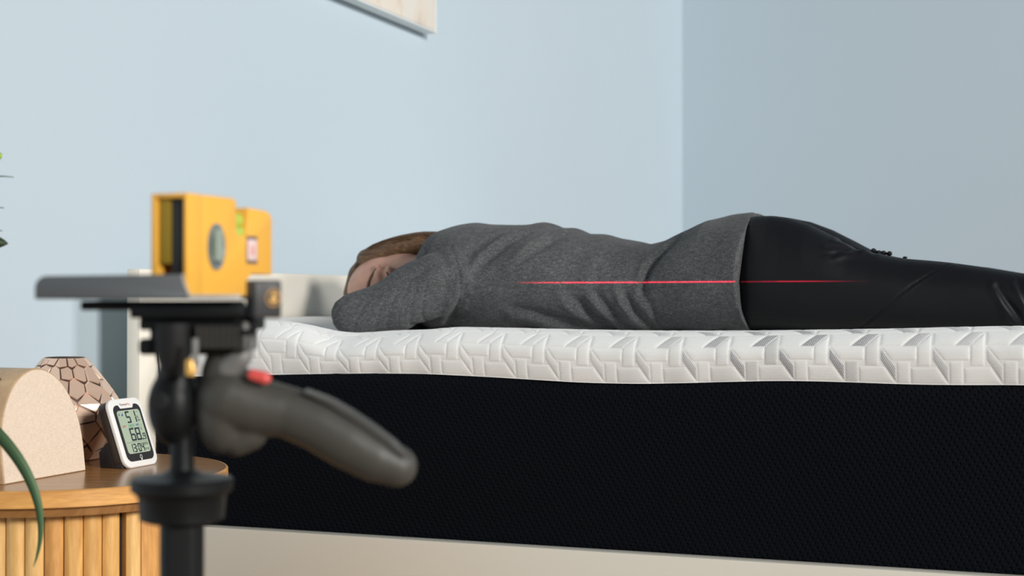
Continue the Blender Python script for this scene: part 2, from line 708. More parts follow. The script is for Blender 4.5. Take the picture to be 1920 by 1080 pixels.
# cover on hidden sides
vs = [(MX1, MY0, ZTOP - 0.075), (MX1, MY1, ZTOP - 0.075), (MX0, MY1, ZTOP - 0.075), (MX0, MY0, ZTOP - 0.075)]
ends = []
fe = []
for i, (x, y, z) in enumerate(vs):
    ends.append((x, y, z - 0.004))
for i, (x, y, z) in enumerate(vs):
    zt_ = float(top_z(np.array(x), np.array(y))) - 0.001
    ends.append((x, y + (0.012 if y < 2.5 else 0), zt_))
for i in range(3):
    fe.append((i, i + 1, i + 5, i + 4))
mesh('cover_side', [np.array(v) - MO for v in ends], fe, M_quilt, mattress)

# ------------------------------------------------------------------ wall picture
M_canvas = mat('canvas_print', (0.8, 0.72, 0.62), 0.6)
t = NT(M_canvas)
v = t.coord('Object', (1, 3.0, 1.0))
f = t.noise(v, 5.0, 4, 0.55, 0.6)
t.l(t.ramp(f, [(0.24, (0.18, 0.15, 0.15)), (0.34, (0.62, 0.55, 0.49)), (0.46, (0.80, 0.71, 0.61)), (0.62, (0.78, 0.75, 0.70))]), t.b.inputs['Base Color'])
pf = W(822, 62, 3.253)
pic_y1 = 3.253
pic_y0 = 2.30
pic_z0 = pf.z
pic = thing('wall_picture', 'pale abstract canvas picture hanging on the blue wall, cropped at top', 'picture', (XW + 0.004, (pic_y0 + pic_y1) / 2, pic_z0))
O_ = Vector(pic.location)
box('stretcher_frame', Vector((XW + 0.004, pic_y0, pic_z0)) - O_, Vector((XW + 0.036, pic_y1, pic_z0 + 0.62)) - O_, mat('white_wrap', (0.80, 0.84, 0.84), 0.6), pic, 0.0015)
box('canvas_face', Vector((XW + 0.036, pic_y0 + 0.006, pic_z0 + 0.004)) - O_, Vector((XW + 0.038, pic_y1 - 0.014, pic_z0 + 0.616)) - O_, M_canvas, pic, 0.0006)

# ------------------------------------------------------------------ nightstand
TZ_ = ZC - 0.215
tc = P(110, 560, 1.859)
TCX, TCY = tc.x, tc.y
night = thing('nightstand', 'round oak nightstand with fluted slatted body beside the bed', 'nightstand', (TCX, TCY, 0), YAW)
M_oak = wood_mat('oak_top', (0.40, 0.195, 0.068), (0.22, 0.095, 0.032), (1, 9, 1), 0.22, 9)
M_edge = wood_mat('oak_edge', (0.80, 0.42, 0.13), (0.52, 0.24, 0.065), (1, 1, 9), 0.42, 14)
M_slat = wood_mat('oak_slat', (0.80, 0.46, 0.15), (0.56, 0.28, 0.08), (9, 9, 1), 0.45, 9)
M_slat2 = wood_mat('oak_slat_light', (0.86, 0.55, 0.22), (0.66, 0.37, 0.12), (9, 9, 1), 0.45, 9)
M_slat3 = wood_mat('oak_slat_deep', (0.70, 0.36, 0.11), (0.47, 0.21, 0.06), (9, 9, 1), 0.45, 9)
M_dark = mat('dark_gap', (0.012, 0.010, 0.009), 0.8)
TR = 0.209
lathe('tabletop', [(TR - 0.004, TZ_ - 0.0215), (TR, TZ_ - 0.0195), (TR, TZ_ - 0.002), (TR - 0.002, TZ_)], M_oak, night, 128)
lathe('edge_band', [(TR - 0.001, TZ_ - 0.0205), (TR + 0.0008, TZ_ - 0.0195), (TR + 0.0008, TZ_ - 0.0015), (TR - 0.0005, TZ_ - 0.0002)], M_edge, night, 128)
lathe('top_lip', [(TR - 0.026, TZ_ - 0.031), (TR - 0.010, TZ_ - 0.031), (TR - 0.007, TZ_ - 0.0215), (TR - 0.02, TZ_ - 0.0215)], M_oak, night, 96)  # darker oak puts the shade under the rim into the lip's colour
BR = 0.172
lathe('cabinet_core', [(BR - 0.012, 0.03), (BR - 0.012, TZ_ - 0.031)], M_dark, night, 64)
lathe('plinth', [(BR - 0.02, 0.0), (BR - 0.02, 0.03)], M_dark, night, 64)


def slat(a0, a1, m, zt=TZ_ - 0.0312, bulge=0.0035):
    """one fluted slat between two angles (degrees from straight towards the camera, right positive)"""
    n = 7
    pts = []
    for i in range(n):
        s = i / (n - 1)
        a = math.radians(a0 + (a1 - a0) * s)
        r = BR + bulge * (1 - (2 * s - 1) ** 2) - (0.0015 if i in (0, n - 1) else 0)
        pts.append((r * math.sin(a), -r * math.cos(a)))
    for i in (n - 1, 0):
        a = math.radians(a0 + (a1 - a0) * i / (n - 1))
        pts.append(((BR - 0.0115) * math.sin(a), -(BR - 0.0115) * math.cos(a)))
    return prism('slat', pts, 0.03, zt, 'z', m, night, 0, smooth=True)


# angles measured relative to the direction that faces the lens
face = math.degrees(math.atan2(P(110, 560, 1).x * math.cos(YAW) + P(110, 560, 1).y * math.sin(YAW), 1.0))
base = math.degrees(math.atan((110 - 960) / F))   # the lens sits to the right of the table's own forward axis
pitch = 7.25
edge0 = 23.7
ms_ = [M_slat, M_slat2, M_slat, M_slat3, M_slat2, M_slat, M_slat2, M_slat3]
for i in range(22):
    b_ = edge0 - i * pitch - base * 1.0 + base
    slat(b_ - pitch + 0.35 - base, b_ - base, ms_[(i * 5) % 8])
slat(26.6 - base, 33.2 - base, M_slat2)
slat(33.6 - base, 48.0 - base, M_slat3, bulge=0.001)
for i in range(20):
    b_ = 48.6 + i * pitch
    slat(b_ - base, b_ + pitch - 0.35 - base, ms_[(i * 3) % 8])

# ------------------------------------------------------------------ linen arch box
AX = -1.150
ARCH_LEAN = Matrix(((1, 0, -0.12, 0), (0, 1, 0, 0), (0, 0, 1, 0), (0, 0, 0, 1)))
arch = thing('arched_speaker', 'cream linen fronted arch shaped box standing on the nightstand', 'box', (AX - 0.03, 1.469, TZ_))
M_linen = mat('linen', (0.72, 0.60, 0.47), 0.85, spec=0.2)
t = NT(M_linen)
v = t.coord('Object', (1, 1, 1))
f1 = t.noise(t.coord('Object', (1, 18, 260)), 9, 2)
f2 = t.noise(t.coord('Object', (1, 260, 18)), 9, 2)
f = t.math('MULTIPLY', t.math('ADD', f1, f2), 0.5)
t.l(t.ramp(f, [(0.35, (0.64, 0.51, 0.395)), (0.6, (0.82, 0.69, 0.56))]), t.b.inputs['Base Color'])
t.bump(f, 0.4, 0.0006)
M_archwood = wood_mat('arch_wood', (0.56, 0.38, 0.22), (0.42, 0.27, 0.15), (1, 1, 1), 0.5, 30)


def arch_pts(hw, z0, z1, n=28):
    # parallel sides that lean into a broad rounded top
    pts = [(-hw, z0), (hw, z0)]
    zs = z0 + (z1 - z0) * 0.24
    for i in range(n + 1):
        a = PI * i / n
        pts.append((hw * math.cos(a), zs + (z1 - zs) * math.sin(a) ** 1.0 if 0 < i < n else zs))
    return pts


prism('shell', arch_pts(0.0765, 0, 0.131), -0.032, 0.030, 'x', M_archwood, arch, 0.0012, smooth=True).data.transform(ARCH_LEAN)
prism('fabric_front', arch_pts(0.0745, 0.0012, 0.1292), 0.0295, 0.0306, 'x', M_linen, arch).data.transform(ARCH_LEAN)

# ------------------------------------------------------------------ faceted vase
vc = P(122, 560, 1.985)
vase = thing('faceted_vase', 'rose gold vase covered in hexagonal facets behind the linen arch', 'vase', (vc.x, vc.y, TZ_))
VP = [(0.046, 0.0), (0.058, 0.014), (0.069, 0.036), (0.0732, 0.060), (0.0715, 0.077), (0.0585, 0.097), (0.0445, 0.115), (0.0315, 0.1315), (0.0270, 0.1365)]


def vr(z):
    return float(np.interp(z, [p[1] for p in VP], [p[0] for p in VP]))


M_vbase = mat('vase_grooves', (0.16, 0.11, 0.09), 0.3, 0.7)
M_facet = mat('rose_gold', (0.90, 0.64, 0.49), 0.30, 0.5)
lathe('vase_body', [(r - 0.001, z) for r, z in VP] + [(0.0235, 0.134), (0.03, 0.118)], M_vbase, vase, 64)
vo = P(122, 560, 1.985)
seeds = []
rows = 8
for r in range(rows):
    z = 0.006 + r * 0.0182
    n = 15
    for k in range(n):
        seeds.append((2 * PI * (k + 0.5 * (r % 2)) / n + random.uniform(-.10, .10), z + random.uniform(-.004, .004)))


def clip(poly, nx_, ny_, c):
    out = []
    for i in range(len(poly)):
        p, q = poly[i], poly[(i + 1) % len(poly)]
        a, b = nx_ * p[0] + ny_ * p[1] - c, nx_ * q[0] + ny_ * q[1] - c
        if a <= 0:
            out.append(p)
        if (a < 0 < b) or (b < 0 < a):
            s = a / (a - b)
            out.append((p[0] + s * (q[0] - p[0]), p[1] + s * (q[1] - p[1])))
    return out


for (a, z) in seeds:
    rr = max(0.03, vr(z))
    poly = [(-0.03, max(-0.03, 0.0008 - z)), (0.03, max(-0.03, 0.0008 - z)), (0.03, min(0.03, 0.1358 - z)), (-0.03, min(0.03, 0.1358 - z))]
    for (b, y) in seeds:
        da = (b - a + PI) % (2 * PI) - PI
        dx, dy = da * rr, y - z
        L = math.hypot(dx, dy)
        if L < 1e-6 or L > 0.06:
            continue
        poly = clip(poly, dx / L, dy / L, L / 2 - 0.0006)
        if len(poly) < 3:
            break
    if len(poly) < 3:
        continue
    cx_ = sum(p[0] for p in poly) / len(poly)
    cy_ = sum(p[1] for p in poly) / len(poly)

    def at_(p, off):
        ang = a + p[0] / rr
        zz = z + p[1]
        r_ = vr(zz) + off
        return Vector((r_ * math.cos(ang), r_ * math.sin(ang), zz))
    n = len(poly)
    vs = [at_(p, -0.0012) for p in poly]
    inner = [(cx_ + (p[0] - cx_) * 0.90, cy_ + (p[1] - cy_) * 0.90) for p in poly]
    vs += [at_(p, 0.0010) for p in inner]
    fs = []
    for i in range(n):
        j = (i + 1) % n
        fs.append((i, j, n + j, n + i))
    fs.append(tuple(range(n, 2 * n)))
    mesh('facet', vs, fs, M_facet, vase)

# ------------------------------------------------------------------ hygrometer
HW, HH = 0.072, 0.0915
hyg = thing('digital_hygrometer', 'white and black digital temperature and humidity display leaning on its stand', 'hygrometer', (-1.106, 1.572 + HW / 2, TZ_))
TILT = math.radians(20)
HM = Matrix.Translation((-0.002, 0, 0.0008)) @ Matrix.Rotation(-TILT, 4, 'Y') @ Matrix.Rotation(PI / 2, 4, 'Z') @ Matrix.Rotation(PI / 2, 4, 'X')
# local frame of the face: x to the right, y up, z out of the display
M_white = mat('white_plastic', (0.83, 0.82, 0.80), 0.35)
M_blk = mat('black_plastic', (0.018, 0.018, 0.02), 0.35)
M_brn = mat('dark_shell', (0.028, 0.020, 0.017), 0.4)
M_lcd = mat('lcd_green', (0.40, 0.485, 0.37), 0.25)
M_seg = mat('lcd_segments', (0.02, 0.03, 0.035), 0.4)
M_red = mat('print_red', (0.62, 0.03, 0.03), 0.5)
M_grn = mat('print_green', (0.03, 0.33, 0.19), 0.5)
M_blu = mat('print_blue', (0.03, 0.10, 0.32), 0.5)


def hpart(name, pts, z0, z1, m, bevel=0.0, smooth=True):
    o = prism(name, pts, z0, z1, 'z', m, hyg, bevel, 3, smooth)
    o.data.transform(HM)
    return o


hpart('back_shell', rrect(HW - 0.002, HH - 0.002, 0.012, 6, 0, HH / 2), -0.018, -0.006, M_brn, 0.002)
hpart('front_frame', rrect(HW, HH, 0.013, 8, 0, HH / 2), -0.006, 0.0, M_white, 0.0018)
# black bezel with the little step at the top
bz_ = rrect(HW - 0.014, HH - 0.0165, 0.009, 6, 0, HH / 2 - 0.0006)
top = HH / 2 - 0.0006 + (HH - 0.0165) / 2
bz2 = []
for i, p in enumerate(bz_):
    bz2.append(p)
    if i == 13:
        bz2 += [(0.0165, top), (0.0135, top - 0.0048), (-0.0135, top - 0.0048), (-0.0165, top)]
hpart('bezel', bz2, -0.001, 0.0006, M_blk, 0)
LW, LH = 0.0485, 0.0575
LY = HH / 2 + 0.0005
hpart('screen', rrect(LW, LH, 0.0045, 5, 0, LY), 0.0, 0.0011, M_lcd, 0)
SEG = {'0': 'abcdef', '1': 'bc', '2': 'abged', '3': 'abgcd', '4': 'fgbc', '5': 'afgcd', '6': 'afgecd', '7': 'abc', '8': 'abcdefg', '9': 'abcdfg'}


def digits(s, x, y, w_, h_, th_, gap, name='digit'):
    """seven-segment figures; x is the left edge, y the middle"""
    for ch in s:
        bm = bmesh.new()
        if ch == ':':
            for yy in (y + h_ * 0.2, y - h_ * 0.2):
                bbox(bm, (x + th_ * 0.3, yy, 0.00125), (th_, th_, 0.0003))
            x += th_ * 1.9
        elif ch == '.':
            bbox(bm, (x + th_ * 0.2, y - h_ / 2 + th_ / 2, 0.00125), (th_, th_, 0.0003))
            x += th_ * 1.7
        else:
            for q in SEG[ch]:
                cx, cy, sx_, sy_ = {'a': (w_ / 2, h_ / 2 - th_ / 2, w_ * .86, th_), 'd': (w_ / 2, -h_ / 2 + th_ / 2, w_ * .86, th_), 'g': (w_ / 2, 0, w_ * .8, th_),
                                    'f': (th_ / 2, h_ / 4, th_, h_ * .46), 'e': (th_ / 2, -h_ / 4, th_, h_ * .46),
                                    'b': (w_ - th_ / 2, h_ / 4, th_, h_ * .46), 'c': (w_ - th_ / 2, -h_ / 4, th_, h_ * .46)}[q]
                bbox(bm, (x + cx, y + cy, 0.00125), (sx_, sy_, 0.0003))
            x += w_ + gap
        o = bmobj(name, bm, M_seg, hyg)
        o.data.transform(HM)


L0 = -LW / 2
digits('51', L0 + 0.0165, LY + 0.0193, 0.0088, 0.0158, 0.0021, 0.0034)
digits('68.', L0 + 0.0150, LY - 0.0040, 0.0100, 0.0170, 0.0022, 0.0018)
digits('9', L0 + 0.0405, LY - 0.0080, 0.0055, 0.0085, 0.0012, 0.001)
digits('13:04', L0 + 0.0065, LY - 0.0218, 0.0056, 0.0112, 0.0015, 0.0014)


def htext(s, x, y, size, m, align='CENTER', z=0.0012, xs=1.0):
    return text('lettering', s, size, m, hyg, HM @ Matrix.Translation((x, y, z)), 0.0001, align, xs)


htext('F', L0 + 0.0415, LY + 0.0015, 0.0055, M_seg)
htext('°', L0 + 0.0385, LY + 0.0030, 0.0050, M_seg)
htext('%', L0 + 0.0405, LY + 0.0180, 0.0050, M_seg)
htext('RH', L0 + 0.0420, LY + 0.0138, 0.0036, M_seg)
htext('~', L0 + 0.0420, LY + 0.0255, 0.0050, M_seg)
htext('✓' if False else '/', L0 + 0.0435, LY + 0.0068, 0.0030, M_seg)
htext('DRY', L0 + 0.0075, LY + 0.0075, 0.0038, M_red)
htext('COMFORT', L0 + 0.0225, LY + 0.0075, 0.0026, M_grn)
htext('WET', L0 + 0.0360, LY + 0.0078, 0.0038, M_blu)
htext('2025', L0 + 0.0415, LY - 0.0180, 0.0052, M_seg)
htext('29', L0 + 0.0385, LY - 0.0250, 0.0042, M_seg)
htext('01', L0 + 0.0445, LY - 0.0250, 0.0042, M_seg)
htext('B', L0 + 0.0035, LY + 0.0235, 0.0042, M_seg)
htext('Thermo', 0.0026, HH - 0.0085, 0.0046, M_blk, 'RIGHT', 0.0001)
htext('Pro', 0.0028, HH - 0.0085, 0.0046, M_red, 'LEFT', 0.0001)
# divider, signal wedge, green frame, lamp button
for nm, c_, s_, m_ in (('divider', (0, LY - 0.0140), (LW - 0.002, 0.0003), M_seg), ('underline', (L0 + 0.0225, LY + 0.0056), (0.014, 0.0004), M_grn),
                       ('underline', (L0 + 0.0225, LY + 0.0094), (0.014, 0.0004), M_grn)):
    bm = bmesh.new()
    bbox(bm, (c_[0], c_[1], 0.00125), (s_[0], s_[1], 0.0002))
    bmobj(nm, bm, m_, hyg).data.transform(HM)
hpart('signal_wedge', [(L0 + 0.0075, LY + 0.0215), (L0 + 0.0112, LY + 0.0215), (L0 + 0.0112, LY + 0.0258)], 0.0011, 0.0013, M_blu, 0, False)
hpart('pointer', [(L0 + 0.021, LY + 0.0047), (L0 + 0.024, LY + 0.0047), (L0 + 0.0225, LY + 0.0055)], 0.0011, 0.0013, M_seg, 0, False)
bm = bmesh.new()
for i in range(10):
    a0, a1 = math.radians(-60 + 30 * i), math.radians(-30 + 30 * i)
    p0 = Vector((0.0021 * math.cos(a0), 0.0125 + 0.0025 * math.sin(a0), 0.0007))
    p1 = Vector((0.0021 * math.cos(a1), 0.0125 + 0.0025 * math.sin(a1), 0.0007))
    d = p1 - p0
    bbox(bm, (p0 + p1) / 2, (d.length * 1.1, 0.0006, 0.0003), Matrix.Rotation(math.atan2(d.y, d.x), 3, 'Z'))
bbox(bm, (0.0000, 0.0092, 0.0007), (0.0022, 0.0022, 0.0003))
bmobj('lamp_icon', bm, M_white, hyg).data.transform(HM)
# folding foot behind
prism('stand', [(-0.044, 0.0), (-0.010, 0.0), (-0.018, 0.026), (-0.034, 0.033), (-0.046, 0.020)], -0.0340, -0.004, 'y', M_blk, hyg, 0.001, smooth=True)

# ------------------------------------------------------------------ plant at the left edge
M_leaf = mat('leaf_green', (0.07, 0.145, 0.06), 0.5, spec=0.4)
M_leaf_dark = mat('leaf_deep', (0.03, 0.05, 0.02), 0.5)
M_leaf_light = mat('leaf_light', (0.36, 0.55, 0.09), 0.5)
pc = P(-190, 560, 1.45)
plant = thing('potted_plant', 'potted plant with long green leaves reaching in at the left edge', 'plant', (pc.x, pc.y, 0))
PO = Vector(plant.location)
lathe('pot', [(0.085, 0), (0.09, 0.004), (0.115, 0.20), (0.118, 0.205), (0.108, 0.205), (0.104, 0.18)], mat('terracotta', (0.42, 0.2, 0.12), 0.7), plant, 40)
lathe('soil', [(0.1035, 0.17), (0.1035, 0.182)], mat('soil', (0.04, 0.028, 0.02), 0.95), plant, 32)
vst = Vol()
lean = [(Vector((0, 0, 0.17)), 0.010), (Vector((0.008, 0.004, 0.45)), 0.008), (Vector((0.0, 0.01, 0.70)), 0.006), (Vector((0.012, 0.012, 0.90)), 0.004)]
vst.chain(lean, 10)
vst.build('stem', mat('stem_brown', (0.10, 0.09, 0.04), 0.7), plant, 0.003, 2)


def bez(p0, p1, p2, t_):
    return p0 * (1 - t_) ** 2 + p1 * 2 * t_ * (1 - t_) + p2 * t_ * t_


def leaf(path, width, m, up=Vector((0, 0, 1)), n=18, fold=0.25):
    """path: function 0..1 -> local point; V-folded blade with thickness"""
    vs, fs = [], []
    pts = [path(i / n) for i in range(n + 1)]
    for i, p in enumerate(pts):
        d = (pts[min(n, i + 1)] - pts[max(0, i - 1)]).normalized()
        s = d.cross(up)
        if s.length < 1e-4:
            s = Vector((1, 0, 0))
        s.normalize()
        nn = s.cross(d).normalized()
        t_ = i / n
        wv = width * (math.sin(PI * min(1, t_ * 1.0) ** 0.75) ** 0.8 if 0 < t_ < 1 else 0.0) / 2 + 0.0004
        vs += [p - s * wv + nn * wv * fold, p - nn * 0.0004, p + s * wv + nn * wv * fold, p + nn * 0.0004]
    for i in range(n):
        a = i * 4
        for q in range(4):
            fs.append((a + q, a + (q + 1) % 4, a + 4 + (q + 1) % 4, a + 4 + q))
    fs.append((0, 1, 2, 3))
    fs.append((4 * n + 3, 4 * n + 2, 4 * n + 1, 4 * n))
    o = mesh('leaf', vs, fs, m, plant, True)
    return o


def Lp(px, py, d):
    return P(px, py, d) - PO


def leaf3(a, b, c, width, m, **kw):
    leaf(lambda t_: bez(a, b, c, t_), width, m, **kw)


stem_at = lambda z: Vector((0.004, 0.006, z))
view = F_
# big drooping leaf
c3 = [Lp(-150, 690, 1.45), Lp(-30, 770, 1.45), Lp(62, 860, 1.45), Lp(92, 960, 1.45), Lp(64, 1062, 1.45)]


def crv(t_):
    n = len(c3) - 1
    pts = list(c3)
    while len(pts) > 1:
        pts = [pts[i] * (1 - t_) + pts[i + 1] * t_ for i in range(len(pts) - 1)]
    return pts[0]


c3 = [Lp(-170, 700, 1.45), Lp(-40, 760, 1.45), Lp(40, 830, 1.45), Lp(112, 940, 1.45), Lp(64, 1062, 1.45)]
leaf(crv, 0.0115, M_leaf, up=-view, n=30, fold=0.3)
leaf3(stem_at(0.78), Lp(-40, 295, 1.47), Lp(4, 290, 1.5), 0.030, M_leaf_light, up=-view)
leaf3(stem_at(0.75), Lp(-50, 322, 1.47), Lp(25, 332, 1.5), 0.012, M_leaf_dark, up=Vector((0, 0, 1)) - view * 0.2)
leaf3(stem_at(0.72), Lp(-50, 380, 1.47), Lp(7, 390, 1.5), 0.010, M_leaf_dark, up=Vector((0, 0, 1)))
leaf3(stem_at(0.69), Lp(-60, 420, 1.47), Lp(4, 433, 1.5), 0.012, M_leaf_dark)
leaf3(stem_at(0.68), Lp(-60, 440, 1.47), Lp(15, 457, 1.5), 0.030, M_leaf_dark, up=-view)
leaf3(stem_at(0.60), Lp(-60, 690, 1.47), Lp(3, 712, 1.5), 0.02, mat('leaf_brown', (0.03, 0.018, 0.012), 0.6), up=-view)
for i in range(14):
    a = PI * 0.5 + YAW + i * 0.37 * (1 if i % 2 else -1)
    z = 0.24 + 0.010 * i
    r = random.uniform(0.07, 0.10)
    ca, sa = math.cos(a + PI * 0.5), math.sin(a + PI * 0.5)
    leaf3(stem_at(z), stem_at(z) + Vector((ca * r * .6, sa * r * .6, 0.09)), stem_at(z) + Vector((ca * r, sa * r, 0.03)), 0.03, (M_leaf, M_leaf_dark)[i % 2])

# ------------------------------------------------------------------ the person
person_o = Vector((-0.55, 2.38, 0.605))
person = thing('person', 'person lying face down in dark grey sweater and black leggings, head on folded arm', 'person', person_o)
ZB = 0.612


def sec(px, py, w_, y=2.38, lo=ZB, Yt=None, **kw):
    p = W(px, py, Yt if Yt else y)
    return dict(x=p.x, y=y, w=w_, lo=lo, hi=p.z, **kw)


# head frame: up (crown) points to the headboard, face looks at the camera and slightly down
hu = Vector((-0.985, -0.02, -0.09)).normalized()
hf = Vector((0.04, -0.985, -0.10))
hf = (hf - hu * hf.dot(hu)).normalized()
hl = hu.cross(hf).normalized()            # towards the ceiling or the mattress
if hl.z < 0:
    hl = -hl
HCt = Vector((-1.110, 2.418, ZC + 0.020))


def hp(l, f, u):
    """head-local point: l towards the upper temple, f forward out of the face, u towards the crown"""
    return HCt + hl * l + hf * f + hu * u


HMx = Matrix((hl, hf, hu)).transposed()


def add_head(V):
    V.ellipsoid(hp(0, -0.012, 0.030), (0.073, 0.090, 0.082), HMx)       # skull
    V.ellipsoid(hp(0, 0.020, 0.030), (0.063, 0.066, 0.072), HMx)       # forehead
    V.ellipsoid(hp(0, 0.026, -0.035), (0.056, 0.056, 0.070), HMx)      # mid face
    V.ellipsoid(hp(0, 0.042, -0.082), (0.036, 0.036, 0.030), HMx)      # chin
    for s in (-1, 1):
        V.ellipsoid(hp(s * 0.030, 0.034, -0.018), (0.028, 0.032, 0.052), HMx)    # cheekbone
        V.ellipsoid(hp(s * 0.028, 0.020, 0.000), (0.036, 0.044, 0.062), HMx)    # temple
        V.ellipsoid(hp(s * 0.031, 0.072, 0.018), (0.021, 0.0095, 0.0085), HMx)    # brow ridge
        V.ellipsoid(hp(s * 0.031, 0.0715, -0.001), (0.0150, 0.0110, 0.0100), HMx)   # closed lid
        V.ellipsoid(hp(s * 0.070, -0.040, -0.016), (0.008, 0.018, 0.030), HMx)     # ear
    for k in range(7):                                                      # nose
        q = k / 6
        V.ellipsoid(hp(0, 0.080 + 0.020 * q, 0.010 - 0.045 * q), (0.007 + 0.006 * q, 0.010, 0.010), HMx, 12, 8)
    V.ellipsoid(hp(0, 0.081, -0.060), (0.021, 0.008, 0.006), HMx)
    V.ellipsoid(hp(0, 0.080, -0.069), (0.018, 0.008, 0.006), HMx)


SHL = (W(853, 530, 2.225), 0.058)
SH2 = (W(816, 530, 2.20), 0.050)
MID = (W(745, 569, 2.185), 0.0475)
ELB = (W(664, 594, 2.160), 0.036)
elb, shl = ELB[0], SHL[0]


def mir(p):
    return Vector((p.x, 4.76 - p.y, p.z))


wrist = Vector((elb.x + 0.045, 2.37, 0.628))
hand_dir = Vector((0.06, 1, 0)).normalized()


def arm(V, inflate, hands=False):
    for f in (lambda p: p, mir):
        V.chain([(f(SHL[0]), SHL[1] + inflate), (f(SH2[0]), SH2[1] + inflate), (f(MID[0]), MID[1] + inflate), (f(ELB[0]), ELB[1] + inflate)])
        if f is mir:
            V.chain([(f(ELB[0]), ELB[1] + inflate), (f(wrist) + Vector((0.07, 0.03, -.004)), 0.026 + inflate)])
        else:
            V.chain([(f(ELB[0]), ELB[1] + inflate), (f(wrist), 0.026 + inflate)])
        if hands:
            w0 = f(wrist) + (Vector((0.07, 0.03, -.004)) if f is mir else Vector())
            hd = (w0 - f(ELB[0])).normalized()
            sd = Vector((0, 0, 1)).cross(hd).normalized()
            pm = w0 + hd * 0.055
            V.chain([(w0, 0.022), (pm, 0.018)])
            for s in (-0.026, -0.009, 0.009, 0.026):
                b0 = pm + sd * s
                V.chain([(w0 + sd * s * 0.4 + hd * 0.02, 0.012), (b0, 0.0105), (b0 + hd * 0.035 + Vector((0, 0, -0.002)), 0.0085), (b0 + hd * (0.066 - abs(s) * 0.4) + Vector((0, 0, -0.008)), 0.0068)], 8)
            tb = w0 + hd * 0.018 - sd * 0.02
            V.chain([(tb, 0.013), (tb + hd * 0.03 - sd * 0.02, 0.0105), (tb + hd * 0.055 - sd * 0.026, 0.008)], 8)


def hem(t_):
    # the hem hangs: furthest back over the seat, forward at the side
    if t_ < 0:
        return -0.012 * t_
    return 0.0166 * t_ / 0.85 if t_ < 0.85 else 0.0166 - 0.020 * (t_ - 0.85) / 0.15


torso = [sec(806, 478, .085), sec(826, 452, .125), sec(850, 433, .165), sec(880, 423, .190), sec(910, 419.5, .196), sec(945, 421, .194),
         sec(985, 425, .185), sec(1012, 421.5, .180), sec(1040, 422, .176), sec(1080, 430, .168), sec(1110, 437, .163), sec(1140, 442, .158),
         sec(1190, 452, .154), sec(1235, 457, .153), sec(1262, 451, .158), sec(1300, 432, .168), sec(1345, 413, .177)]
torso_in = [dict(q, w=q['w'] - 0.022, hi=q['hi'] - 0.018, lo=q['lo'] + 0.012) for q in torso]
hipx = W(1395, 402, 2.38).x

# legs: near and far
near_c = [(1385, 410, .060), (1420, 405.5, .084), (1450, 405.5, .093), (1480, 409, .099), (1520, 421, .102), (1560, 441, .100), (1600, 463, .096), (1640, 474, .092),
          (1700, 485, .088), (1780, 493, .083), (1850, 501, .079), (1920, 512, .074)]
far_c = [(1385, 420, .060), (1420, 414, .084), (1450, 409, .094), (1480, 408, .099), (1520, 415, .100), (1560, 430, .098), (1605, 453, .094), (1645, 474, .090),
         (1700, 487, .086), (1780, 494, .082), (1850, 500, .078), (1920, 513, .073)]


def leg_secs(cs, y, infl):
    out = []
    for px, py, w_ in cs:
        p = W(px, py, y)
        out.append(dict(x=p.x, y=y + (p.x + 0.45) * (0.10 if y > 2.38 else -0.02), w=w_ + infl, lo=ZB - infl * 0.5 + 0.002, hi=p.z + infl))
    x0 = out[-1]['x']
    for dx, w_, hi in ((0.06, .064, .700), (0.12, .060, .696), (0.20, .060, .700), (0.28, .055, .694), (0.38, .042, .676), (0.44, .036, .668)):
        out.append(dict(x=x0 + dx, y=out[-1]['y'], w=w_ + infl, lo=0.612 + max(0, dx - .28) * .05, hi=hi + infl))
    return out


NY, FY = 2.290, 2.470
body = Vol()
add_head(body)
body.chain([(hp(0, -0.02, -0.05), 0.052), (Vector((-1.0, 2.39, ZC + 0.01)), 0.056), (Vector((-0.93, 2.385, ZC + 0.02)), 0.062)])
body.loft(torso_in + [dict(torso_in[-1], x=hipx, hi=torso_in[-1]['hi'] - .006)], 32)
arm(body, -0.012, True)
for y, cs in ((NY, near_c), (FY, far_c)):
    ls = leg_secs(cs, y, -0.012)
    body.loft(ls, 24, 2.1)
    e = ls[-1]
    ez = (e['lo'] + e['hi']) / 2
    body.chain([(Vector((e['x'] - 0.02, e['y'], ez)), 0.028), (Vector((e['x'] + 0.03, e['y'], ez + 0.005)), 0.031), (Vector((e['x'] + 0.09, e['y'], ez - 0.012)), 0.027),
                (Vector((e['x'] + 0.155, e['y'] - 0.0, ez - 0.022)), 0.020)])
    for k in range(5):
        body.chain([(Vector((e['x'] + 0.145, e['y'] - 0.026 + k * 0.013, ez - 0.024)), 0.010), (Vector((e['x'] + 0.185 - 0.004 * k, e['y'] - 0.028 + k * 0.014, ez - 0.026)), 0.007)], 8)

M_skin = mat('skin', (0.62, 0.345, 0.255), 0.5, spec=0.4, Subsurface_Weight=0.12)
M_skin.node_tree.nodes['Principled BSDF'].inputs['Subsurface Radius'].default_value = (0.01, 0.004, 0.002)
_t = NT(M_skin)
_v = _t.coord('Object')
_t.l(_t.ramp(_t.noise(_v, 22, 3), [(0.3, (0.56, 0.30, 0.23)), (0.7, (0.66, 0.385, 0.285))]), _t.b.inputs['Base Color'])
_t.bump(_t.noise(_v, 500, 2), 0.1, 0.0004)


def rest(co_, lift=0.0025):
    # nothing sinks below the top of the mattress
    tz = top_z(np.clip(co_[:, 0], MX0, MX1), np.clip(co_[:, 1], MY0 + 0.04, MY1)) + lift
    co_[:, 2] = np.maximum(co_[:, 2], tz)
    return co_


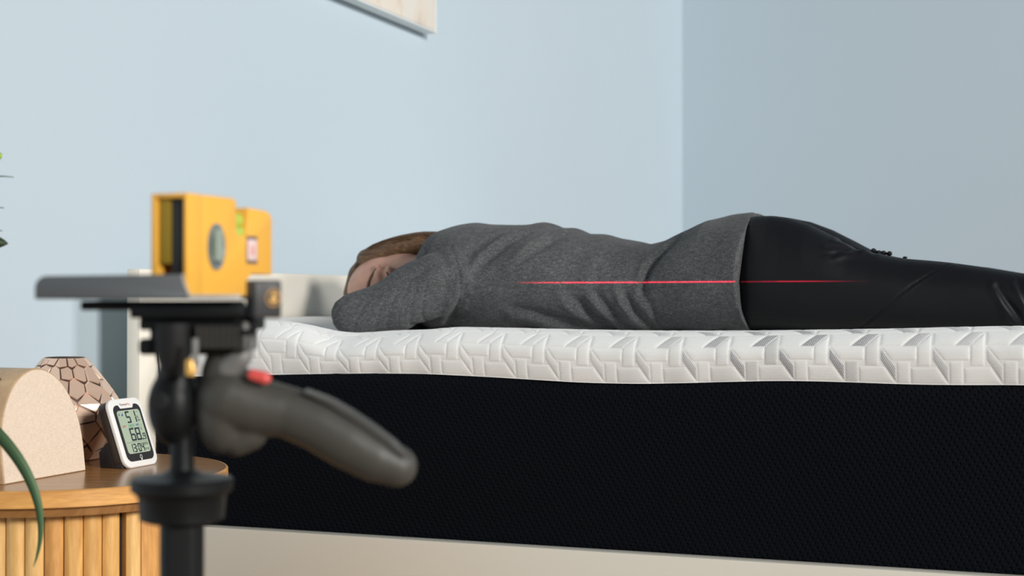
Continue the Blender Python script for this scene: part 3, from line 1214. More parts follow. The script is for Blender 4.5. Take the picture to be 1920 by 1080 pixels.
def body_def(co_, no):
    # eye sockets sink beside the nose
    for s in (-1, 1):
        c_ = np.array(hp(s * 0.030, 0.078, 0.004))
        d = np.linalg.norm(co_ - c_, axis=1)
        co_ = co_ - no * (0.0030 * np.exp(-(d / 0.012) ** 2))[:, None]
        c_ = np.array(hp(s * 0.016, 0.080, 0.004))
        d = np.linalg.norm(co_ - c_, axis=1)
        co_ = co_ - no * (0.0045 * np.exp(-(d / 0.008) ** 2))[:, None]
    return rest(co_, 0.004)


BODY = body.build('body', M_skin, person, 0.0028, 5, body_def, person_o)

# clothes ------------------------------------------------------------------
M_sweater = mat('heather_grey_knit', (0.075, 0.078, 0.083), 0.92, spec=0.12, Sheen_Weight=0.06)
t = NT(M_sweater)
v = t.coord('Object')
n1_ = t.noise(v, 800, 2, 0.7)
n2_ = t.noise(t.coord('Object', (1, 1, 3)), 130, 3, 0.7)
n3_ = t.noise(v, 9, 3)
f = t.math('ADD', t.math('MULTIPLY', n1_, 0.62), t.math('ADD', t.math('MULTIPLY', n2_, 0.28), t.math('MULTIPLY', n3_, 0.10)))
t.l(t.ramp(f, [(0.34, (0.032, 0.034, 0.038)), (0.5, (0.082, 0.085, 0.090)), (0.68, (0.24, 0.24, 0.24))]), t.b.inputs['Base Color'])
t.bump(t.math('ADD', t.math('MULTIPLY', n1_, 0.6), n2_), 0.55, 0.0012)


def wl(pts, Y=2.20):
    return [(W(a, b, Y).x, W(a, b, Y).z) for a, b in pts]


def ridge(co_, pts, Y, width, amp, side=None, ymax=2.40, asym=0.0, taper=True):
    """displacement along a fold drawn in the x-z plane of the near flank"""
    d, p = polydist(co_[:, 0], co_[:, 2], wl(pts, Y))
    g = np.exp(-(d / width) ** 2)
    if asym:
        g = g - asym * np.exp(-((d - 1.7 * width) / width) ** 2)
    if taper:
        g = g * np.clip(np.sin(PI * np.clip(p * 0.9 + 0.05, 0, 1)), 0, 1) ** 0.6
    m = 1 / (1 + np.exp((co_[:, 1] - ymax) / 0.03))
    return amp * g * m


def sweater_def(co_, no):
    h = np.zeros(len(co_))
    X, Yc, Zz = co_.T
    # main folds of the back and flank
    h += ridge(co_, [(1000, 421), (965, 452), (930, 492), (915, 520)], 2.25, 0.0075, -0.0065, ymax=2.5, asym=0.8)
    h += ridge(co_, [(1050, 428), (1022, 450), (995, 480), (975, 500)], 2.23, 0.008, -0.0055, ymax=2.45, asym=0.8)
    h += ridge(co_, [(960, 424), (925, 450), (898, 480)], 2.25, 0.008, -0.003, ymax=2.5, asym=0.7)
    h += ridge(co_, [(1262, 448), (1240, 472), (1220, 500), (1209, 530), (1208, 560)], 2.24, 0.0065, -0.009, ymax=2.6, asym=0.25)
    h += ridge(co_, [(1105, 535), (1118, 560), (1142, 590), (1165, 618)], 2.21, 0.0075, -0.006, asym=0.9)
    h += ridge(co_, [(1160, 535), (1168, 560), (1186, 590), (1208, 618)], 2.21, 0.0065, -0.006, asym=0.9)
    h += ridge(co_, [(1060, 548), (1078, 570), (1105, 596), (1135, 618)], 2.21, 0.009, -0.007, asym=0.9)
    h += ridge(co_, [(960, 580), (1010, 592), (1060, 604), (1110, 616)], 2.21, 0.008, -0.008, asym=0.8)
    h += ridge(co_, [(1110, 490), (1112, 515), (1120, 545)], 2.21, 0.006, -0.002, asym=0.5)
    h += ridge(co_, [(1200, 540), (1215, 580), (1225, 618)], 2.21, 0.006, -0.003, asym=0.5)
    # side seam, armhole seam, hem stitching
    h += ridge(co_, [(940, 541), (1000, 541), (1060, 544), (1110, 548), (1145, 549), (1165, 543), (1210, 543), (1290, 535), (1378, 530)], 2.20, 0.0013, -0.0022, taper=False)
    h += ridge(co_, [(838, 463), (856, 480), (866, 505), (870, 540), (864, 570), (848, 590), (828, 603)], 2.19, 0.0016, -0.0026, ymax=2.36, taper=False)
    # sleeve creases
    for a in range(9):
        x0 = 660 + a * 17
        h += ridge(co_, [(x0 + 14, 558 - a * 6), (x0 + 2, 580 - a * 3), (x0 - 12, 604), (x0 - 20, 622)], 2.16, 0.0022, -0.0008 - 0.0004 * (a % 3), ymax=2.24)
    h += ridge(co_, [(642, 563), (633, 580), (629, 600)], 2.15, 0.004, -0.004, ymax=2.3, asym=0.6)
    h += ridge(co_, [(660, 556), (648, 572), (640, 590)], 2.15, 0.004, -0.003, ymax=2.3, asym=0.6)
    h += ridge(co_, [(770, 612), (785, 618), (800, 614), (826, 590)], 2.17, 0.005, -0.006, ymax=2.3)
    h += ridge(co_, [(872, 535), (868, 560), (852, 582), (832, 598), (812, 612)], 2.18, 0.007, -0.0085, ymax=2.40, asym=0.5)
    h += ridge(co_, [(780, 520), (810, 500), (840, 490)], 2.17, 0.007, -0.0035, ymax=2.3, asym=0.5)
    h += ridge(co_, [(770, 560), (810, 545), (845, 540)], 2.17, 0.008, -0.003, ymax=2.3, asym=0.6)
    h += ridge(co_, [(806, 462), (815, 472), (812, 486)], 2.25, 0.005, -0.003, ymax=2.4)
    # soft irregularity of the cloth
    h += 0.0012 * np.sin(X * 55 + Zz * 38 + 1.2 * np.sin(Yc * 31)) + 0.0009 * np.sin(X * 97 - Zz * 71 + Yc * 40)
    co_ = co_ + no * h[:, None]
    # flatten what rests on the mattress
    return rest(co_)


sw = Vol()
tor2 = [dict(q, lo=ZB - 0.010) for q in torso]
xh = W(1378, 530, 2.20).x
tor2.append(dict(x=xh - 0.020, y=2.38, w=.189, lo=ZB - .012, hi=W(1385, 405, 2.38).z + .002, skew=lambda t_: 0.4 * hem(t_)))
tor2.append(dict(x=xh, y=2.38, w=.194, lo=ZB - .013, hi=W(1405, 401, 2.38).z + .003, skew=hem))
sw.loft(tor2, 56, 2.35)
arm(sw, 0.0)
# shoulder fills
for f in (lambda p: p, mir):
    sw.chain([(f(SHL[0] + Vector((0.0, 0.0, 0.004))), 0.058), (f(Vector((-0.955, 2.27, ZC + 0.030))), 0.068), (f(Vector((-0.90, 2.30, ZC + 0.033))), 0.076)])
M_hem = None
sw.build('sweater', M_sweater, person, 0.0027, 3, sweater_def, person_o)

M_leg = mat('black_stretch_fabric', (0.0055, 0.006, 0.008), 0.55, spec=0.26)
t = NT(M_leg)
v = t.coord('Object')
t.bump(t.noise(v, 900, 2), 0.15, 0.0004)


def leg_def(co_, no):
    h = np.zeros(len(co_))
    X, Yc, Zz = co_.T
    h += ridge(co_, [(1575, 447), (1600, 458), (1622, 465), (1640, 470)], 2.27, 0.0042, -0.0055, ymax=2.42, asym=0.9)
    h += ridge(co_, [(1560, 462), (1590, 466), (1612, 468)], 2.25, 0.0040, -0.0035, ymax=2.42, asym=0.9)
    h += ridge(co_, [(1565, 478), (1585, 472), (1608, 472)], 2.24, 0.0045, -0.003, ymax=2.42, asym=0.9)
    h += ridge(co_, [(1872, 538), (1890, 566), (1908, 590), (1925, 612)], 2.22, 0.0048, -0.0060, ymax=2.34, asym=0.9)
    h += ridge(co_, [(1908, 530), (1920, 550), (1932, 575)], 2.22, 0.004, -0.004, ymax=2.34, asym=0.7)
    h += ridge(co_, [(1782, 494), (1745, 512), (1715, 532), (1690, 553), (1660, 580), (1630, 602), (1608, 618)], 2.215, 0.0011, -0.0020, ymax=2.36, taper=False)
    h += ridge(co_, [(1786, 497), (1749, 515), (1719, 535), (1694, 556), (1664, 583), (1634, 605), (1612, 621)], 2.215, 0.0011, 0.0009, ymax=2.36, taper=False)
    # gathered seam between the seat and the legs
    for k, px in enumerate((1642, 1652, 1662, 1674)):
        p = W(px, 473, 2.36)
        d = np.sqrt((X - p.x) ** 2 + ((Yc - 2.37) / 2.5) ** 2)
        h += 0.0045 * np.exp(-(d / 0.0032) ** 2) * (Zz > ZC + 0.02)
    h += 0.0007 * np.sin(X * 40 + Zz * 50 + Yc * 10)
    co_ = co_ + no * h[:, None]
    return rest(co_)


lg = Vol()
for y, cs in ((NY, near_c), (FY, far_c)):
    lg.loft(leg_secs(cs, y, 0.0), 40, 2.15)
px_ = [(1300, 446), (1345, 421), (1400, 410), (1450, 412), (1500, 425), (1550, 458), (1590, 490)]
lg.loft([sec(a, b, .158 + 0.010 * (1 - abs(a - 1420) / 120)) for a, b in px_], 44, 2.25)
lg.build('leggings', M_leg, person, 0.0027, 3, leg_def, person_o)
# the cord of the gathered seam
cord = Vol()
for k, (a, b) in enumerate(((1638, 470), (1648, 474), (1657, 474.5), (1668, 475.5), (1697, 483))):
    p = W(a, b, 2.375)
    cord.ellipsoid(p, (0.0042, 0.010, 0.0040) if k < 4 else (0.004, 0.006, 0.002))
cord.build('gathered_seam', M_leg, person, 0.0012, 1, None, person_o)
# hem band
M_hemb = mat('hem_knit', (0.13, 0.13, 0.13), 0.95, spec=0.1)

# hair ------------------------------------------------------------------
M_hair = mat('brown_hair', (0.115, 0.058, 0.026), 0.42, spec=0.5)
t = NT(M_hair)
v = t.coord('Object', (2, 40, 40))
t.l(t.ramp(t.noise(v, 14, 3), [(0.3, (0.045, 0.022, 0.011)), (0.55, (0.125, 0.066, 0.030)), (0.75, (0.24, 0.140, 0.068))]), t.b.inputs['Base Color'])
HR = (0.0835, 0.094, 0.0915)
HF0, HU0 = -0.030, 0.028


def hair_pt(th_, ph, k=1.0):
    """th_ from the crown-front pole, ph around"""
    return hp(HR[0] * k * math.sin(th_) * math.cos(ph), HF0 + HR[1] * k * math.sin(th_) * math.sin(ph), HU0 + HR[2] * k * math.cos(th_))


hv = Vol()
hv.ellipsoid(hp(0, HF0, HU0), HR, HMx, 40, 28)
# swept side hair over the temple and down towards the nape
hv.chain([(hp(0.058, 0.022, 0.060), 0.020), (hp(0.070, 0.016, 0.015), 0.020), (hp(0.072, 0.004, -0.035), 0.021), (hp(0.062, -0.02, -0.080), 0.022)], 16)
hv.chain([(hp(0.030, 0.020, 0.082), 0.020), (hp(0.058, 0.010, 0.055), 0.022), (hp(0.070, -0.02, 0.00), 0.024), (hp(0.060, -0.04, -0.07), 0.028)], 16)
hv.chain([(hp(-0.050, 0.010, 0.075), 0.022), (hp(0.0, 0.022, 0.096), 0.018), (hp(0.034, 0.022, 0.080), 0.019)], 16)
hv.chain([(hp(0.02, -0.06, -0.03), 0.05), (hp(0.02, -0.06, -0.10), 0.04)], 16)
hv.build('hair', M_hair, person, 0.003, 4, lambda c, n: rest(c, 0.003), person_o)
# loose strands lying over it
sv, sf = [], []


def strand(pts, r):
    k0 = len(sv)
    n = len(pts)
    for i, p in enumerate(pts):
        d = (pts[min(n - 1, i + 1)] - pts[max(0, i - 1)]).normalized()
        s = d.cross(Vector((0.3, 0.2, 1))).normalized()
        u = s.cross(d)
        rr = r * (0.35 if i in (0, n - 1) else 1)
        for q in range(3):
            a = 2 * PI * q / 3
            sv.append(p + (s * math.cos(a) + u * math.sin(a)) * rr - person_o)
    for i in range(n - 1):
        for q in range(3):
            a, b = k0 + i * 3 + q, k0 + i * 3 + (q + 1) % 3
            sf.append((a, b, b + 3, a + 3))


for i in range(1500):
    # arcs over the crown towards the upper temple and the nape, hugging the hair
    sfr = random.uniform(-0.9, 0.66)
    cf = math.sqrt(1 - sfr * sfr)
    k = random.uniform(0.995, 1.018)
    t0 = random.uniform(-1.2, 0.6)
    t1 = t0 + random.uniform(0.9, 1.8)
    dr = random.uniform(-0.12, 0.05)
    pts = []
    for j in range(10):
        q = j / 9
        th_ = t0 + (t1 - t0) * q
        ff = max(-0.95, min(0.7, sfr + dr * q))
        cf = math.sqrt(1 - ff * ff)
        pts.append(hp(HR[0] * k * cf * math.sin(th_), HF0 + HR[1] * k * ff, HU0 + HR[2] * k * cf * math.cos(th_)))
    strand(pts, random.uniform(0.0003, 0.0006))
for i in range(500):
    # locks sweeping across the temple, above the brow, towards the neck
    a = random.uniform(0, 1)
    r_ = random.uniform(0.90, 1.06)
    ctr = [hp(0.030 + 0.01 * a, 0.020 - 0.03 * a, 0.082), hp(0.058, 0.020 - 0.03 * a, 0.058), hp(0.071, 0.014 - .03 * a, 0.012), hp(0.073, 0.002 - .03 * a, -0.035), hp(0.064, -0.02 - .02 * a, -0.082)]
    rad = [0.020, 0.0205, 0.0205, 0.0215, 0.023]
    ang = random.uniform(-0.2, PI * 0.75)
    ang2 = ang + random.uniform(-0.5, 0.5)
    raw = []
    for j in range(5):
        g = ang + (ang2 - ang) * j / 4
        raw.append(ctr[j] + (hl * math.sin(g + 0.4) + hf * math.cos(g + 0.4)) * rad[j] * r_)
    pts = []
    for j in range(13):
        q = j / 12 * 4
        i0 = min(3, int(q))
        fr = q - i0
        p0, p1, p2, p3 = raw[max(0, i0 - 1)], raw[i0], raw[i0 + 1], raw[min(4, i0 + 2)]
        pts.append(0.5 * ((2 * p1) + (p2 - p0) * fr + (2 * p0 - 5 * p1 + 4 * p2 - p3) * fr * fr + (3 * p1 - p0 - 3 * p2 + p3) * fr ** 3))
    strand(pts, random.uniform(0.0004, 0.0008))
for i in range(26):
    # flyaways above the temple
    x = random.uniform(0, 1)
    a = hp(0.080, random.uniform(-.03, .02), 0.055 - 0.05 * x)
    b = hp(0.100 + random.uniform(-.006, .010), random.uniform(-.03, .02), 0.0 - 0.05 * x)
    c_ = hp(0.078, random.uniform(-.03, .0), -0.075)
    strand([bez(a, b, c_, j / 9) for j in range(10)], 0.00022)
sv = [Vector(q) for q in rest(np.array([tuple(v + person_o) for v in sv]), 0.003) - np.array(person_o)]
hs = mesh('hair_strands', sv, sf, M_hair, person, True)
hs['kind'] = 'stuff'
# eyebrow and lashes
M_brow = mat('brow_brown', (0.12, 0.055, 0.03), 0.7)


from mathutils.bvhtree import BVHTree
_bm = bmesh.new()
_bm.from_mesh(BODY.data)
SKIN = BVHTree.FromBMesh(_bm)
_bm.free()


def on_face(l, u, lift):
    hit = SKIN.ray_cast(hp(l, 0.2, u) - person_o, -hf)
    return hit[0] + person_o + hf * lift if hit[0] is not None else hp(l, 0.08, u)


def face_strip(name, pts, r, m):
    V = Vol()
    V.chain([(p, rr) for p, rr in zip(pts, r)], 10)
    return V.build(name, m, person, 0.0008, 2, None, person_o)


for s in (-1, 1):
    face_strip('eyebrow', [on_face(s * l, u, 0.0004) for l, u in ((0.004, 0.036), (0.012, 0.0365), (0.020, 0.0345), (0.028, 0.0315), (0.036, 0.0270), (0.042, 0.0205), (0.046, 0.0140))],
               [0.0022, 0.0028, 0.0028, 0.0024, 0.0018, 0.0012, 0.0008], M_brow)
    face_strip('eyelashes', [on_face(s * l, u, 0.0006) for l, u in ((0.0120, 0.001), (0.017, -0.0020), (0.023, -0.0035), (0.029, -0.0030), (0.035, 0.0000))],
               [0.0012, 0.0020, 0.0023, 0.0019, 0.0010], mat('lash_dark', (0.03, 0.015, 0.012), 0.6))

# ------------------------------------------------------------------ tripod
TB = P(342, 560, 1.02)
tri = thing('camera_tripod', 'black tripod with grey pistol grip head and red trigger in the foreground', 'tripod', (TB.x, TB.y, 0), YAW)
tl0 = (342 - 960) / F * 1.02
M_tb = mat('tripod_black', (0.006, 0.007, 0.008), 0.45, spec=0.22)
M_tb2 = mat('tripod_matte', (0.013, 0.013, 0.014), 0.6, spec=0.25)
M_grip = mat('grip_rubber', (0.060, 0.057, 0.050), 0.48, spec=0.45)
M_plate = mat('plate_grey', (0.105, 0.115, 0.125), 0.45, 0.2)
M_alu = mat('bare_aluminium', (0.72, 0.70, 0.68), 0.35, 0.5)
M_gold = mat('brass', (0.85, 0.50, 0.14), 0.4, 0.5)
M_trig = mat('trigger_red', (0.75, 0.10, 0.09), 0.3)


def T(px, py, d=1.02):
    return Vector(((px - 960) / F * d - tl0, d - 1.02, ZC + (HZ - py) / F * d))


def s_(px):
    return px / F * 1.02


def zl(py, d=1.02):
    return ZC + (HZ - py) / F * d


c0 = T(342, 0).x
lathe('centre_column', [(s_(41), 0.20), (s_(41), zl(965))], M_tb, tri, 40)
box('toothed_rack', (s_(-14), -s_(46), 0.22), (s_(30), -s_(38), zl(975)), M_tb2, tri, 0.001)
for k in range(26):
    zz = zl(985) - k * 0.0032
    box('tooth', (s_(-12), -s_(48), zz), (s_(28), -s_(45), zz + 0.0016), M_tb2, tri, 0)
lathe('collar', [(s_(62), zl(978)), (s_(78), zl(972)), (s_(81), zl(930)), (s_(84), zl(926)), (s_(94), zl(918)), (s_(95), zl(900)), (s_(91), zl(895)), (s_(40), zl(889)), (s_(27), zl(880))], M_tb, tri, 56)
lathe('post', [(s_(24), zl(885)), (s_(22), zl(870)), (s_(22), zl(780))], M_tb, tri, 32, Matrix.Translation((s_(0), 0, 0)))
# ball and its socket
vb_ = Vol()
vb_.ellipsoid(T(326, 762), (s_(49), s_(46), s_(72)))
vb_.chain([(T(330, 700), s_(34)), (T(330, 760), s_(44)), (T(338, 815), s_(26))])
vb_.build('ball_socket', M_tb, tri, 0.0015, 3)
lathe('tension_knob', [(0.004, 0), (s_(17), 0.001), (s_(18), 0.004), (s_(14), 0.006)], M_tb2, tri, 24, axis_mat(T(300, 752, 0.972), (0, -1, 0)))
# grip head and handle
vg = Vol()
vg.ellipsoid(T(418, 762), (s_(52), s_(50), s_(90)))
vg.ellipsoid(T(455, 742), (s_(52), s_(44), s_(52)))
vg.chain([(T(430, 745), s_(62)), (T(480, 762), s_(56)), (T(540, 772), s_(48)), (T(600, 797), s_(50)), (T(655, 829), s_(51)), (T(705, 857), s_(47)), (T(744, 874), s_(39))], 24)
vg.chain([(T(445, 825), s_(30)), (T(470, 815), s_(30))])
vg.chain([(T(415, 700), s_(38)), (T(425, 660), s_(34))])
vg.build('grip_handle', M_grip, tri, 0.0016, 6)
# ribbed strip along the back of the handle
rb = [(575, 733), (620, 752), (660, 776), (700, 803), (735, 829), (760, 851)]
for i in range(40):
    q = i / 39 * (len(rb) - 1)
    a = min(len(rb) - 2, int(q))
    fr = q - a
    p = T(rb[a][0] * (1 - fr) + rb[a + 1][0] * fr, rb[a][1] * (1 - fr) + rb[a + 1][1] * fr, 1.016)
    sl = math.atan2(rb[a + 1][1] - rb[a][1], rb[a + 1][0] - rb[a][0])
    bm = bmesh.new()
    bbox(bm, p, (0.0013, 0.020, 0.0012 + 0.0036 * math.sin(PI * (i + 1) / 42) ** 0.5), Matrix.Rotation(sl, 3, 'Y'))
    bmobj('grip_rib', bm, mat('rib_highlight_grey', (0.13, 0.128, 0.12), 0.4), tri, bevel=0.0005)  # paler grey than the grip; handle's highlight put into the colour
vn = Vol()
vn.chain([(T(428, 690, 1.012), s_(24)), (T(452, 668, 1.008), s_(22)), (T(462, 645, 1.008), s_(16))])
vn.build('neck', mat('neck_grey', (0.20, 0.20, 0.195), 0.45), tri, 0.0014, 4)
vt = Vol()
vt.chain([(T(474, 703, 1.000), s_(11)), (T(497, 709, 1.000), s_(12))])
vt.build('trigger', M_trig, tri, 0.001, 3)
# clamp under the plate
box('clamp_body', T(292, 664, 1.02) + Vector((0, -0.018, 0)), T(455, 612, 1.02) + Vector((0, 0.018, 0)), M_tb, tri, 0.002)
box('clamp_top', T(275, 618, 1.02) + Vector((0, -0.022, 0)), T(488, 594, 1.02) + Vector((0, 0.022, 0)), M_tb, tri, 0.002)
for k in range(8):
    bm = bmesh.new()
    p = T(372 + k * 10.5, 632, 0.994)
    bbox(bm, p, (0.0024, 0.004, 0.0150))
    bmobj('clamp_ridge', bm, mat('ridge_grey', (0.045, 0.042, 0.037), 0.5), tri)
box('release_lever', T(258, 666, 1.0), T(318, 634, 1.016), M_tb, tri, 0.003)
lathe('lever_pin', [(s_(20), 0), (s_(34), 0.018), (s_(34), 0.036)], M_tb2, tri, 24, Matrix.Translation(T(326, 706, 1.0)))
lathe('lock_pin', [(s_(5), 0), (s_(6), 0.001), (s_(6), 0.018)], mat('pin_steel', (0.25, 0.25, 0.24), 0.4, 0.4), tri, 16, Matrix.Translation(T(366, 686, 0.974)))
lathe('brass_stop', [(s_(9), 0), (s_(10), 0.002), (s_(10), 0.009), (s_(7), 0.011)], M_gold, tri, 24, Matrix.Translation(T(358, 704, 0.975)))
box('side_catch', T(450, 660, 0.992), T(484, 600, 1.03), mat('catch_grey', (0.085, 0.083, 0.078), 0.45), tri, 0.003)
box('catch_slot', T(454, 628, 0.9905), T(480, 618, 0.9925), M_tb, tri, 0)
# rails and plates
box('lower_rail', T(150, 582, 1.0), T(460, 564, 1.045), M_tb, tri, 0.0015)
box('rail_base', T(242, 597, 0.99), T(482, 572, 1.05), M_tb, tri, 0.002)
# folded grey plate: a floor strip with a raised lip in front, its end cut in a curve
zp = zl(562, 1.0)
lip = [(T(70, 0, 0.985).x, zl(556, .985)), (T(346, 0, 0.985).x, zl(560, .985))]
x0, x1 = T(68, 0, 0.985).x, T(358, 0, 0.985).x
zb, zt2 = zl(561, 0.985), zl(514, 0.985)
pts = [(x0, zb), (x1, zb)]
for i in range(9):
    a = i / 8
    pts.append((x1 - 0.0055 * math.sin(a * PI / 2) ** 1.2, zb + (zt2 - zb) * a))
for i in range(9):
    a = math.radians(90 + 90 * i / 8)
    r = 0.008
    pts.append((x0 + r + r * math.cos(a), zt2 - r + r * math.sin(a) - 0.0012))
prism('plate_lip', pts, -0.0385, -0.0355, 'y', M_plate, tri, 0.0006, smooth=True)
box('plate_floor', (x0 + 0.002, -0.0355, zb), (T(452, 0, 0.985).x, 0.085, zb + 0.0022), M_plate, tri, 0.0005)
box('bare_edge', (x1, -0.0386, zb - 0.0004), (T(452, 0, 0.985).x, -0.0355, zb + 0.0030), M_alu, tri, 0.0006)
# raw cut end of the lip: thin pale edge
ep = [(x1 - 0.0055 * math.sin(i / 8 * PI / 2) ** 1.2 + 0.0002, zb + (zt2 - zb) * i / 8) for i in range(9)]
ep += [(p[0] + 0.0009, p[1]) for p in ep[::-1]]
prism('cut_end', ep, -0.0386, -0.0354, 'y', M_alu, tri)
# bracket block with the gold emblem
BM = Matrix.Translation(T(478, 560, 0.985)) @ Matrix.Rotation(-YAW - 0.50, 4, 'Z')
hz0, hz1 = zl(597, .985) - ZC, zl(525, .985) - ZC
box('bracket_block', (-0.0130, 0, hz0), (0, 0.0212, hz1), mat('bracket_black', (0.035, 0.036, 0.038), 0.4), tri, 0.0018, 3).data.transform(BM)
em = Vector((0.0002, 0.0142, 0.0005))
bm = bmesh.new()
for k in range(28):
    a0, a1 = 2 * PI * k / 28, 2 * PI * (k + 1) / 28
    r1, r2 = 0.0060, 0.0050
    vv_ = [bm.verts.new(em + Vector((0, r * math.cos(a), r * math.sin(a)))) for r, a in ((r1, a0), (r1, a1), (r2, a1), (r2, a0))]
    bm.faces.new(vv_)
bmesh.ops.solidify(bm, geom=bm.faces[:], thickness=0.0005)
bmobj('emblem_ring', bm, M_gold, tri).data.transform(BM)
bm = bmesh.new()
bbox(bm, em + Vector((0, 0, -0.0017)), (0.0008, 0.0046, 0.0022))
bbox(bm, em + Vector((0, 0, 0.0014)), (0.0008, 0.0018, 0.0044))
bbox(bm, em + Vector((0, 0.0014, 0.0026)), (0.0008, 0.0036, 0.0011))
bmobj('emblem', bm, M_gold, tri).data.transform(BM)
# legs below the frame
lathe('leg_hub', [(0.03, 0.24), (0.045, 0.26), (0.045, 0.31), (0.03, 0.325)], M_tb, tri, 32)
for k in range(3):
    a = math.radians(90 + 120 * k)
    top_ = Vector((0.04 * math.cos(a), 0.04 * math.sin(a), 0.285))
    ft = Vector((0.26 * math.cos(a), 0.26 * math.sin(a), 0.012))
    dd = ft - top_
    lg_ = lathe('leg', [(0.014, 0), (0.014, dd.length * 0.55), (0.010, dd.length * 0.56), (0.010, dd.length)], M_tb, tri, 20, axis_mat(top_, dd))
    lathe('rubber_foot', [(0.010, 0.0), (0.014, 0.003), (0.013, 0.018), (0.009, 0.022)], M_tb2, lg_, 20, Matrix.Translation((ft.x, ft.y, 0.0)))

# ------------------------------------------------------------------ laser level
near = P(350, 556, 1.0)
LL, LT, LHt = 0.1150, 0.0285, 0.0700
lvl_z = near.z - 0.0005
level = thing('laser_level', 'yellow pocket laser level with bubble vials standing on the tripod plate', 'laser level', (near.x, near.y, zb + 0.0022), 0)
# local: y away from camera along the level, x 0 is the right flank, minus x the left; z up
M_yel = mat('yellow_plastic', (0.90, 0.47, 0.065), 0.42, spec=0.45)
Hh = LHt
prof = [(0.020, 0.0), (0.080, 0.0), (0.080, 0.012), (0.086, 0.016), (LL, 0.016), (LL, Hh - 0.012), (LL - 0.003, Hh - 0.008), (LL - 0.008, Hh - 0.0065), (0.080, Hh - 0.0055),
        (0.080, Hh - 0.026), (0.0645, Hh - 0.026), (0.0645, Hh - 0.003), (0.061, Hh), (0.020, Hh)]
prism('level_body', prof, -LT, 0, 'x', M_yel, level, 0.0012, 2, True)
wt = 0.0028
box('end_wall', (-wt, 0, 0), (0, 0.0205, Hh), M_yel, level, 0.0008)
box('end_wall', (-LT, 0, 0), (-LT + wt * 1.5, 0.0205, Hh), M_yel, level, 0.0008)
box('end_wall', (-LT + wt * 1.5, 0, Hh - wt * 1.2), (-wt, 0.0205, Hh), M_yel, level, 0.0008)
box('end_wall', (-LT + wt * 1.5, 0, 0), (-wt, 0.0205, wt), M_yel, level, 0.0008)
box('battery_bay', (-LT * 0.52, 0.004, wt), (-wt, 0.0200, Hh - wt * 1.2), mat('bay_black', (0.012, 0.012, 0.012), 0.5), level, 0.0005)
box('shaded_inner_wall', (-LT + wt * 1.5, 0.003, 0.022), (-LT * 0.52, 0.0200, Hh - wt * 1.2), mat('yellow_shade_olive', (0.30, 0.20, 0.01), 0.5), level, 0.0005)  # yellow inner wall; its shade is put into the olive colour
# round vial
ring = Matrix.Translation((0.0, 0.0365, 0.0345)) @ Matrix.Diagonal((1, 0.74, 1.1, 1)) @ axis_mat((0, 0, 0), (1, 0, 0))
lathe('vial_ring', [(0.0148, -0.001), (0.0148, 0.0012), (0.0125, 0.0016), (0.0108, 0.0002)], mat('ring_grey', (0.18, 0.22, 0.24), 0.4), level, 40, ring)
lathe('vial_face', [(0.0108, -0.001), (0.0108, 0.0004)], mat('vial_dull', (0.045, 0.06, 0.04), 0.3), level, 32, ring)
lathe('round_vial', [(0.0045, -0.011), (0.0045, 0.011)], mat('vial_glass', (0.30, 0.36, 0.30), 0.2), level, 20, axis_mat((0.0006, 0.0365, 0.0355), (0, 0, 1)))
# top vial in the notch
lathe('top_vial', [(0.0062, -0.0080), (0.0062, 0.0080)], mat('vial_green', (0.42, 0.58, 0.10), 0.2), level, 24, axis_mat((-0.0105, 0.07225, Hh - 0.0150), (0, 1, 0)))
box('top_vial_block', (-LT + 0.002, 0.0645, Hh - 0.0265), (-0.003, 0.080, Hh - 0.0205), mat('vial_green', (0.42, 0.58, 0.10), 0.2), level, 0.0004)
# printed window
box('window_label', (-0.0002, 0.0775, 0.0235), (0.0005, 0.0925, 0.0440), mat('label_dark', (0.20, 0.13, 0.10), 0.5), level, 0.0002)
box('label_panel', (0.0004, 0.0785, 0.0262), (0.0008, 0.0915, 0.0412), mat('label_white', (0.80, 0.62, 0.60), 0.5), level, 0.0002)
box('label_mark', (0.0007, 0.0830, 0.0300), (0.0010, 0.0870, 0.0370), mat('label_red', (0.75, 0.30, 0.26), 0.5), level, 0.0001)
box('laser_port', (-LT + 0.007, LL - 0.001, 0.035), (-0.007, LL + 0.0012, 0.050), M_tb2, level, 0.0005)

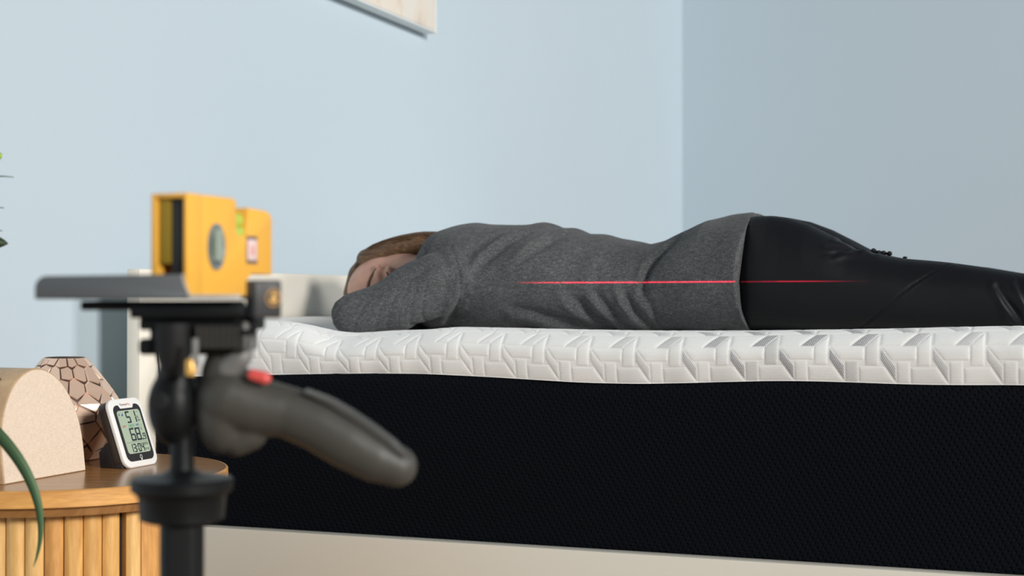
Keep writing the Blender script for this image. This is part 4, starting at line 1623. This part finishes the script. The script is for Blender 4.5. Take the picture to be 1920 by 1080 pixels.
# the beam: a real lamp at the port, its light fanned into a thin level sheet
lamp = bpy.data.lights.new('laser_beam', 'SPOT')
lamp.energy = 1.0
lamp.color = (1, 0.02, 0.06)
lamp.spot_size = math.radians(90)
lamp.spot_blend = 0
lamp.shadow_soft_size = 0.0004
lo_ = bpy.data.objects.new('laser_beam', lamp)
C.objects.link(lo_)
lp = Vector((near.x - LT / 2, near.y + LL + 0.010, ZC + 0.0255))
lo_.location = lp
pa, pb = W(962, 530, 2.20), W(1900, 526, 2.20)
da, db = (pa - lp), (pb - lp)
aa = math.atan2(da.y, da.x)
ab = math.atan2(db.y, db.x)
mid = (aa + ab) / 2
half = (aa - ab) / 2
lo_.rotation_euler = Vector((math.cos(mid), math.sin(mid), 0)).to_track_quat('-Z', 'Y').to_euler()
lamp.use_nodes = True
lt = lamp.node_tree
em_ = lt.nodes.get('Emission')
tc_ = lt.nodes.new('ShaderNodeTexCoord')
sp2 = lt.nodes.new('ShaderNodeSeparateXYZ')
lt.links.new(tc_.outputs['Normal'], sp2.inputs[0])


def lm(op, a, b=None, c=None):
    x = lt.nodes.new('ShaderNodeMath')
    x.operation = op
    for i, v in enumerate((a, b, c)):
        if v is None:
            continue
        if isinstance(v, (int, float)):
            x.inputs[i].default_value = v
        else:
            lt.links.new(v, x.inputs[i])
    return x.outputs[0]


vz = lm('ABSOLUTE', sp2.outputs[2])
ty = lm('ABSOLUTE', lm('DIVIDE', sp2.outputs[1], vz))
tx = lm('DIVIDE', sp2.outputs[0], vz)
pk = math.atan2((W(1375, 528, 2.20) - lp).y, (W(1375, 528, 2.20) - lp).x)
pe = math.atan2((W(1640, 526, 2.20) - lp).y, (W(1640, 526, 2.20) - lp).x)
tk, te = math.tan(mid - pk), math.tan(mid - pe)
line = lm('POWER', 2.718, lm('MULTIPLY', lm('POWER', lm('DIVIDE', ty, 0.00072), 2), -1.0))
lim = math.tan(half)
cut = lm('MULTIPLY', lm('LESS_THAN', tx, lim), lm('GREATER_THAN', tx, -lim))
fadein = lm('MINIMUM', lm('MULTIPLY', lm('ADD', tx, lim), 14.0), lm('MAXIMUM', 0.0, lm('MINIMUM', 1.0, lm('DIVIDE', lm('SUBTRACT', te, tx), te - tk))))
tot = lm('MULTIPLY', line, lm('MULTIPLY', cut, lm('MAXIMUM', fadein, 0.0)))
lt.links.new(lm('MULTIPLY', tot, 1100.0), em_.inputs['Strength'])
